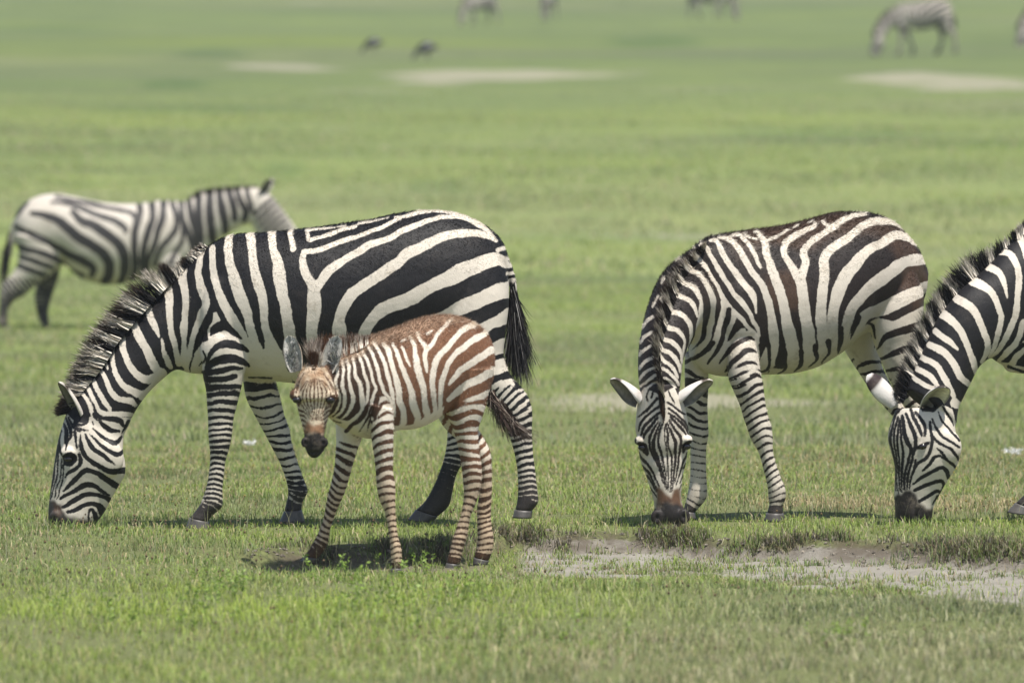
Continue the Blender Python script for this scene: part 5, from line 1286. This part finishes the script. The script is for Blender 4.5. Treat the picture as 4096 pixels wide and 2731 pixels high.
# ================================================================== adult at the right edge
def build_edge():
    fr = Frame(40.3, 4250, 2085)
    A = Animal(fr, 0.0062)
    A.tube('G', [(940,75,900,735,.07,.13),(1010,25,990,748,.12,.18),(1120,-5,1110,760,.18,.235),(1260,-5,1260,785,.24,.265),(1420,-20,1420,800,.3,.28),(1580,-55,1580,790,.36,.28),(1720,-70,1720,740,.41,.265),(1860,-50,1840,690,.46,.23),(1960,10,1930,640,.5,.18),(2040,110,2020,560,.52,.11),(2075,240,2060,440,.53,.05)], 1.0, 1.0)
    A.tube('G', [(930,85,905,720,.07,.14),(870,150,850,690,.03,.125),(760,255,805,665,-.01,.115),(650,345,745,705,-.05,.11),(555,465,700,785,-.08,.105),(495,585,662,858,-.11,.10),(430,720,640,910,-.14,.095),(390,810,630,980,-.16,.09)], .9)
    A.tube('N', [(330,430,800,420,-.165,.085),(305,500,848,535,-.17,.105),(270,600,868,640,-.175,.115),(258,690,888,740,-.18,.118),(280,790,904,815,-.185,.112),(312,890,884,915,-.19,.10),(322,990,826,1010,-.19,.088),(320,1080,772,1095,-.19,.076),(318,1160,730,1172,-.19,.068),
        (320,1230,690,1242,-.19,.064),(324,1310,662,1316,-.19,.064),(326,1390,652,1395,-.19,.06),(340,1450,600,1455,-.19,.045),(390,1490,510,1490,-.19,.028)], .35)
    A.blob('N', 560, 740, -.265, .045, .035, .035); A.blob('N', 750, 760, -.25, .08, .04, .085); A.blob('N', 500, 1370, -.24, .028, .02, .036)
    A.leg('G', [(1020,330,1180,330,.10,.08),(985,500,1180,480,.03,.085),(1000,640,1180,640,.02,.08),(1010,760,1150,760,.02,.065),(1025,860,1130,860,.02,.055),(1030,960,1125,960,.02,.05),(1035,1050,1110,1045,.02,.042),(1035,1150,1098,1150,.02,.034),(1020,1240,1085,1245,.02,.034),(1000,1290,1080,1300,.02,.04),(960,1335,1045,1360,.02,.04),(928,1365,1010,1395,.02,.044),(888,1412,1000,1426,.02,.056)],
        top=840, zoom='G', sp=(.045,.02), tilt=.2, seed=61, duty=(0,0), dark_from=.9)
    for y, o, sd in ((.28, 90, 62),):
        A.leg('G', [(1000+o,500,1200+o,480,y,.085),(1020+o,640,1200+o,640,y,.08),(1040+o,760,1170+o,760,y,.065),(1050+o,860,1160+o,860,y,.055),(1060+o,960,1150+o,960,y,.05),(1060+o,1050,1140+o,1045,y,.042),(1065+o,1150,1128+o,1150,y,.034),(1062+o,1240,1125+o,1245,y,.036),(1045+o,1310,1125+o,1320,y,.04),(1040+o,1350,1120+o,1355,y,.044),(1030+o,1405,1130+o,1412,y,.056)],
            top=840, zoom='G', sp=(.045,.02), tilt=.2, seed=sd, duty=(0,0), dark_from=.9)
    for y, o, sd in ((.36, 0, 64), (.62, -90, 66)):
        A.leg('G', [(1800+o,350,2060+o,300,y,.14),(1800+o,500,2060+o,480,y,.13),(1830+o,650,2040+o,640,y,.1),(1880+o,780,2050+o,760,y,.07),(1960+o,880,2090+o,860,y,.05),(1990+o,950,2090+o,940,y,.044),(2010+o,1050,2085+o,1050,y,.034),(2015+o,1200,2085+o,1200,y,.033),(2010+o,1290,2095+o,1290,y,.038),(1995+o,1340,2085+o,1350,y,.042),(1970+o,1395,2085+o,1400,y,.055)],
            top=760, zoom='G', sp=(.05,.021), tilt=.2, seed=sd, duty=(0,0), dark_from=.93)
    A.tube('G', [(2030,160,2060,200,.53,.025),(2060,330,2095,340,.54,.022),(2065,480,2095,480,.54,.018)], .3)
    fd = Field(-1.3, 1.4, -.15, 1.6, 'dark'); A.field = fd
    fd.fill(fr.poly('G', [(835,690),(880,690),(1000,720),(1300,760),(1300,850),(830,850)]), False)
    paint(fd, fr, 'G', False, [
        [(940,75,38),(968,125,34),(985,200,30)],[(848,145,38),(900,170,32),(930,230,32),(936,300,32),(930,380,30),(915,470,30),(880,550,30),(840,620,27),(808,655,15)],
        [(795,225,38),(840,250,32),(865,310,24),(880,372,10)],[(715,295,42),(770,320,37),(810,360,32),(840,430,30),(850,470,27),(835,540,27),(815,600,22),(795,655,15)],
        [(635,372,42),(700,420,37),(740,480,32),(770,550,30),(785,610,27),(760,680,22)],[(565,445,42),(620,490,37),(660,550,34),(690,620,32),(715,690,32),(730,735,20)],
        [(535,532,32),(590,575,27),(635,618,12)],[(505,595,32),(570,630,34),(620,690,32),(650,750,32),(690,785,32)],[(465,653,30),(530,690,30),(570,750,30),(600,810,28),(618,845,20)],
        [(436,705,26),(500,740,26),(540,795,20)],[(415,745,24),(470,780,24),(515,803,20)],[(620,872,46),(640,885,40)],[(960,490,32),(930,580,27),(880,640,32),(845,685,20)],[(970,600,42),(915,690,32),(900,730,30)]] +
        [[(1010 + 95 * k, -10, 40), (1040 + 95 * k, 200, 45), (1060 + 95 * k, 450, 50), (1040 + 95 * k, 760, 70)] for k in range(5)] +
        [[(1500 + 40 * k, 760, 50), (1540 + 60 * k, 420 + 60 * k, 55), (1700 + 40 * k, 180 + 120 * k, 55), (2060, 150 + 130 * k, 60)] for k in range(5)])
    paint(fd, fr, 'G', True, [[(895,710,14),(960,730,14),(1100,750,12)],[(915,640,20),(960,600,20)]])
    fd.fill(fr.poly('N', [(380,420),(480,360),(560,440),(660,450),(740,380),(830,420),(870,560),(920,760),(880,940),(760,1130),(680,1300),(660,1500),(310,1500),(310,900),(240,720),(290,540)]), False)
    paint(fd, fr, 'N', True, [[(a, b, w * (1.12 if a < 600 else 1.05)) for a, b, w in L] for L in [
        [(700,430,10),(735,520,22),(790,590,20),(850,650,22),(885,692,20)],[(740,395,20),(790,470,22),(830,530,20),(842,565,12)],[(640,505,16),(680,590,24),(740,660,26),(810,700,26),(888,755,22)],
        [(620,535,22),(640,640,24),(680,700,26),(750,740,26),(820,780,28),(897,885,24)],[(690,760,18),(740,810,24),(780,870,24),(840,920,30),(875,955,25)],
        [(555,965,20),(620,900,30),(670,840,32),(710,830,22),(750,860,20),(785,885,12)],[(475,1095,18),(560,1020,30),(640,970,32),(720,940,36),(780,980,44),(800,1030,35)],
        [(495,1145,30),(580,1105,36),(660,1075,36),(730,1060,32),(755,1095,30),(740,1145,30)],[(535,1243,28),(620,1200,34),(690,1150,32),(725,1165,28)],[(660,1275,15),(705,1195,25)],
        [(620,560,22),(640,700,27),(630,790,27),(590,850,27),(520,900,24),(480,965,14)],
        [(330,470,14),(290,600,22),(270,700,20),(290,800,18),(320,900,15),(325,1000,15),(325,1150,12)],[(350,490,14),(310,620,20),(305,740,18),(325,860,15),(340,960,14),(340,1080,12),(345,1180,10)],
        [(360,500,12),(340,640,22),(335,760,20),(350,880,18),(360,1000,14),(362,1150,12)],[(365,520,16),(375,680,24),(385,800,24),(380,920,22),(380,1040,16),(375,1160,14)],
        [(380,480,22),(400,600,32),(430,710,38),(460,780,30),(430,880,26),(405,1000,22),(395,1140,16)],[(410,460,22),(450,560,32),(490,640,34),(500,690,30),(480,830,22),(450,920,20),(430,1020,20),(420,1140,14)],
        [(450,420,22),(490,520,30),(540,620,26),(550,660,16)],[(500,450,26),(560,540,30),(580,600,26),(575,660,18)],[(500,870,22),(480,960,22),(455,1040,18),(445,1130,14)],
        [(515,760,30),(565,745,46),(610,715,30)],[(300,430,30),(350,450,20)],[(400,330,26),(440,370,20)],[(450,300,20),(500,345,16)]]])
    A.paints = [(fr.poly('N', [(300,1195),(370,1185),(450,1130),(490,1165),(525,1250),(600,1315),(670,1300),(680,1520),(300,1520)]), (.016,.013,.013), (.022,.018,.017), .01)]
    q = fr.xz('N', 510, 1375); A.dents.append(((q[0], -.255, q[1]), (.013, .03, .028), .018))
    b = fr.xz('N', 600, 420); t = fr.xz('N', 715, 235)
    e1 = ear_shell((b[0], -.215, b[1]), (t[0] + .02, -.34, t[1] + .005), .11, (.45, -.9, -.1), .6, 18, 13, (.60,.58,.54), (.95,.92,.78), (.03,.022,.018), .12, False)
    b = fr.xz('N', 330, 380); t = fr.xz('N', 70, 128)
    e2 = ear_shell((b[0], -.14, b[1]), (t[0], -.16, t[1]), .095, (-.5, .85, -.3), .5, 18, 13, (.68,.65,.61), (.16,.15,.135), (.035,.022,.022), .33, True)
    A.ears = [e1, e2]
    ob = A.build("grazing_zebra", MAT_COAT, "zebra cut off by the right edge, only bristly mane, neck and grazing head showing", "zebra", fd, "zebras in the herd")
    A.eye('N', 560, 748, .017, .5)
    pairs = [(1000,30,995,-30),(940,85,928,30),(870,160,850,80),(800,225,765,120),(740,270,665,150),(680,330,585,225),(610,400,555,280),(560,460,500,350),(520,530,465,420),(490,590,430,500),(460,650,395,565),(435,700,375,625),(405,760,350,695),(385,820,325,780),(365,870,325,845)]
    hair_obj("mane", mane_strands(A, 'G', pairs, 8500, lambda k: .1 - .26 * k / 14, [(1.3,1.8,.3),(2.2,2.8,.4),(3.3,3.7,.4)], (.045,.036,.03), .62, .0055, 0, .013, .022, .66), ob)
    n = 500
    q = fr.xz('G', 2080, 500); B = np.stack([q[0] + RNG.normal(0,.012,n), .54 + RNG.normal(0,.012,n), q[1] + RNG.uniform(-.06,.05,n)], 1)
    D = np.stack([RNG.normal(0,.06,n), RNG.normal(0,.06,n), np.full(n,-1.)], 1)
    c = np.tile(np.array((.016,.014,.014)), (n,1))
    hair_obj("tail_tuft", strands(B, D, RNG.uniform(.25,.5,n), np.full(n,.005), c, c, 3, .06, .2), ob)
    return A

# ================================================================== walking adult, middle distance, facing right
def build_behind():
    fr = Frame(80.0, 540, 1323)
    A = Animal(fr, 0.009)
    A.tube('H', [(98,420,108,560,0,.05),(125,340,150,640,0,.14),(165,290,210,690,0,.2),(230,246,290,705,0,.235),(320,216,390,710,0,.25),(420,210,480,730,0,.265),(520,226,560,805,0,.275),(630,250,660,848,0,.28),(750,270,770,868,0,.285),(870,281,880,862,0,.28),(980,282,985,835,0,.265),
        (1080,268,1080,800,0,.24),(1180,258,1180,790,0,.215),(1270,262,1280,780,0,.18),(1350,262,1380,745,0,.15),(1400,262,1440,700,0,.10)], 1.0, 1.0)
    A.tube('H', [(1330,262,1330,770,0,.155),(1400,242,1440,690,0,.14),(1460,216,1530,590,0,.12),(1560,197,1630,515,.0,.105),(1680,184,1740,450,.0,.095),(1790,170,1800,430,.0,.09),(1870,168,1830,440,0,.085)], 1.0)
    A.tube('H', [(1880,168,1810,410,0,.075),(1940,200,1835,450,0,.095),(1985,245,1860,520,0,.1),(2035,310,1885,575,0,.092),(2085,375,1925,625,0,.075),(2130,440,1975,665,0,.062),(2165,500,2030,690,0,.058),(2185,560,2075,690,0,.055),(2180,600,2110,670,0,.035)], .4)
    A.leg('H', [(110,500,430,560,-.12,.13),(140,620,440,690,-.13,.12),(130,720,360,800,-.135,.1),(90,790,260,870,-.135,.075),(25,855,180,940,-.135,.056),(5,930,105,985,-.135,.048),(2,1000,68,1040,-.135,.04),(-5,1080,60,1085,-.135,.033),(-12,1130,60,1135,-.135,.037),(5,1170,75,1160,-.135,.037),(0,1205,90,1205,-.135,.05)],
        top=800, zoom='H', sp=(.05,.022), tilt=-.2, seed=71, duty=(-.35,-.45), dark_from=1.1)
    A.leg('H', [(180,560,440,560,.1,.12),(230,680,440,690,.12,.11),(255,800,425,790,.12,.085),(262,860,408,850,.12,.07),(244,940,375,935,.12,.055),(246,1000,356,1000,.12,.045),(258,1060,345,1060,.12,.036),(272,1110,345,1110,.12,.036),(288,1150,352,1155,.12,.04),(295,1180,360,1180,.12,.042),(292,1208,372,1210,.12,.05)],
        top=760, zoom='H', sp=(.05,.022), tilt=.2, seed=74, duty=(-.8,-.9), dark_from=1.1)
    for y, o, sd in ((-.13, 0, 76), (.13, 50, 78)):
        A.leg('H', [(1170+o,540,1290+o,540,y*.3,.06),(1140+o,640,1320+o,640,y*.75,.075),(1150+o,730,1315+o,730,y,.07),(1165+o,820,1300+o,820,y,.06),(1180+o,930,1290+o,930,y,.05),(1190+o,1010,1280+o,1010,y,.042),(1200+o,1080,1268+o,1080,y,.034),(1198+o,1130,1275+o,1130,y,.037),(1205+o,1165,1285+o,1160,y,.04),(1200+o,1205,1300+o,1205,y,.05)],
            top=690, zoom='H', sp=(.045,.02), tilt=.1, seed=sd, duty=(0,0), dark_from=1.1)
    A.tube('H', [(100,390,130,430,0,.035),(72,470,108,480,0,.028),(60,580,96,590,0,.024),(50,660,84,665,0,.02)], .4)
    fd = Field(-1.2, 2.1, -.1, 1.7, 'light', .004); A.field = fd
    A.light = np.array((.54, .495, .43)); A.dark = np.array((.028, .026, .026))
    bold = lambda LL: [[(a, b, w * 1.5 + 4) for a, b, w in L] for L in LL]
    paint(fd, fr, 'H', True, bold([
        [(110,440,20),(220,490,26),(330,540,32),(420,590,32),(520,650,37),(610,690,42),(680,740,37),(670,800,25)],[(235,348,20),(340,360,32),(430,400,42),(510,460,47),(580,520,47),(680,580,47),(760,640,47),(800,720,47),(790,800,47),(740,870,30)],
        [(535,335,25),(600,400,37),(680,430,42),(760,480,47),(840,540,47),(890,600,47),(912,680,47),(905,770,42),(870,860,30)],[(380,265,14),(480,275,20),(600,312,26),(720,362,28),(830,395,28),(910,450,26),(915,485,15)],
        [(410,228,12),(560,258,16),(680,284,18),(800,312,18),(950,345,18),(995,390,32),(985,480,32),(980,600,32),(985,720,32),(950,850,25)],[(1010,290,27),(1022,350,27),(1002,450,22)],
        [(1100,275,32),(1110,380,32),(1080,480,32),(1050,580,30),(1040,680,27),(1030,800,20)],[(1185,265,32),(1180,380,34),(1150,470,30),(1130,560,27),(1085,660,22),(1060,780,18)],[(1245,265,24),(1285,380,27),(1280,450,27),(1230,530,24),(1165,605,22),(1120,720,20)],
        [(1312,265,27),(1330,400,24),(1370,500,27),(1395,610,22),(1380,740,18)],[(1330,420,16),(1320,540,20),(1270,640,22),(1220,740,20)],[(1368,262,27),(1390,380,30),(1420,480,32),(1432,590,25)],[(1440,230,32),(1440,350,37),(1450,450,34),(1462,550,25)],[(1520,205,37),(1520,330,42),(1530,450,42),(1542,560,30)],
        [(1588,195,32),(1610,320,40),(1630,420,37),(1632,490,25)],[(1655,188,32),(1690,290,36),(1702,390,30)],[(1715,182,24),(1750,270,30),(1782,340,32),(1765,400,25)],[(1785,180,20),(1810,270,22),(1832,340,15)],
        [(130,590,32),(260,620,27),(380,660,32),(460,705,20)],[(130,650,24),(250,690,27),(380,735,24)],[(140,720,26),(240,760,26),(340,790,20)],[(450,700,30),(500,760,26),(600,800,26)],[(60,380,40),(110,360,30),(200,270,16)]] +
        [[(2010 + 22 * k, 270 + 40 * k, 14), (1945 + 20 * k, 320 + 42 * k, 18), (1870 + 24 * k, 400 + 42 * k, 16)] for k in range(-1, 7)]))
    b = fr.xz('H', 1885, 220); t = fr.xz('H', 1958, 102)
    A.ears = [ear_shell((b[0], -.05, b[1]), (t[0], -.09, t[1]), .085, (.6, -.75, 0), .5, 14, 9), ear_shell((b[0] + .01, .05, b[1]), (t[0] + .02, .09, t[1]), .085, (.6, .75, 0), .5, 14, 9)]
    ob = A.build("walking_zebra", MAT_COAT, "out-of-focus zebra walking right with raised head, behind the back of the grazing adult", "zebra", fd, "zebras in the herd")
    A.eye('H', 1935, 330, .02, .4)
    pairs = [(1370,262,1360,225),(1450,218,1430,165),(1560,198,1550,145),(1680,186,1675,140),(1790,175,1790,140),(1860,172,1875,140)]
    hair_obj("mane", mane_strands(A, 'H', pairs, 1800, lambda k: 0, (), (.04,.03,.024), .8, .006, 0, .014, .016, .35), ob)
    n = 500
    u = RNG.random(n)
    B = np.array([fr.xz('H', 75 - 15 * k + RNG.normal(0, 6), 480 + 200 * k) for k in u]); B = np.stack([B[:, 0], RNG.normal(0,.015,n), B[:, 1]], 1)
    D = np.stack([RNG.normal(-.22,.05,n), RNG.normal(0,.05,n), np.full(n,-1.)], 1); D /= np.linalg.norm(D, axis=1)[:, None]
    c = np.tile(np.array((.016,.014,.014)), (n,1))
    hair_obj("tail_tuft", strands(B, D, RNG.uniform(.12,.28,n), np.full(n,.008), c, c, 3, .08, .2), ob)
    return A

# ================================================================== the herd far behind
def copy_thing(o, loc, rz, label, sc=1.0):
    r = o.copy(); COL.objects.link(r); r.parent = None
    r.location = loc; r.rotation_euler = (0, 0, rz); r.scale = (sc, sc, sc); r["label"] = label; r["group"] = "zebras in the herd"
    for ch in o.children:
        c = ch.copy(); COL.objects.link(c); c.parent = r
    return r

def far_herd(src):
    SC = {2098: .95, 1096: .74, 1256: .72, 1640: .82}
    spots = [  # P pixel x of the middle, P row of the feet, heading (deg), label
        (2098, 127, 4, "distant grazing zebra at upper right, whole body in view above a pale bare patch"),
        (1096, 58, 38, "distant blurred zebra at the top edge, head low, left of its close neighbour"),
        (1256, 46, 72, "distant blurred zebra at the top edge seen nearly end-on"),
        (1640, 44, 194, "distant zebra cut by the top edge, grazing with its head to the right"),
        (2428, 112, 8, "distant zebra cut off by the right edge, head showing near the top corner"),
        (622, 6, 20, "distant zebra showing only hooves at the top edge, left of two"),
        (806, 5, 170, "distant zebra showing only hooves at the top edge, right of two")]
    for px, row, rz, lab in spots:
        x, y = ground_point(px, row)
        copy_thing(src.ob, (x, y, float(ground_z(x, y))), math.radians(rz), lab, SC.get(px, 1.0))

# ================================================================== two dark birds
def build_birds():
    MB_ = simple_material("dark_plumage", (.03, .029, .03), .6, .4, 30, .6)
    MW_ = simple_material("pale_plumage", (.5, .5, .48), .7, .3, 30, .3)
    ML_ = simple_material("bird_leg", (.10, .09, .08), .6, .3, 40, .3)
    def tubef(pts, name, m, par):
        N = np.array([(x, y, z, rx, rz, rv) for x, y, z, rx, rz, rv in pts])
        V, Q, T, _ = loft(N, 16, 1, .02); return add_obj(name, mesh_np(name, V, [Q, T]), m, par)
    labs = ["dark blurred bird on the distant grass, left and farther of the two", "dark blurred bird beside the distant pale bare patch, right of the two"]
    root = None
    for k, (px, row) in enumerate(((858, 124), (980, 139))):
        x, y = ground_point(px, row)
        if root is None:
            root = tubef([(.30,0,.30,.005,.02,.02),(.2,0,.30,.02,.05,.05),(.1,0,.31,.02,.11,.11),(-.02,0,.31,.0,.14,.13),(-.13,0,.28,-.02,.11,.11),(-.2,0,.24,-.04,.05,.05),(-.26,0,.17,-.04,.03,.032),(-.3,0,.09,-.03,.022,.028),(-.33,0,.06,-.02,.026,.026),(-.36,0,.04,-.01,.012,.012),(-.39,0,.015,0,.004,.004)], "bird", MB_, None)
            tubef([(.14,-.11,.36,.0,.012,.02),(.05,-.128,.35,.0,.02,.012),(-.05,-.13,.29,.0,.012,.01),(-.08,-.12,.24,0,.006,.006)], "wing_patch", MW_, root)
            for s in (-1, 1):
                tubef([(.02,s*.05,.22,.03,0,.03),(.03,s*.05,.12,.012,0,.012),(.02,s*.05,.012,.008,0,.008),(-.05,s*.05,.0,.005,.003,.012)], "leg", ML_, root)
            root.scale = (.85,) * 3; root.location = (x, y, float(ground_z(x, y))); tag(root, labs[0], "bird", "dark birds on the plain"); root["rz"] = 0
            del root["rz"]
        else:
            c = copy_thing(root, (x, y, float(ground_z(x, y))), math.radians(-14), labs[1], 0.95); c["group"] = "dark birds on the plain"
build_ground()
MARE = build_mare()
FOAL = build_foal()
RIGHT = build_right()
EDGE = build_edge()
BEHIND = build_behind()
far_herd(MARE)
build_birds()
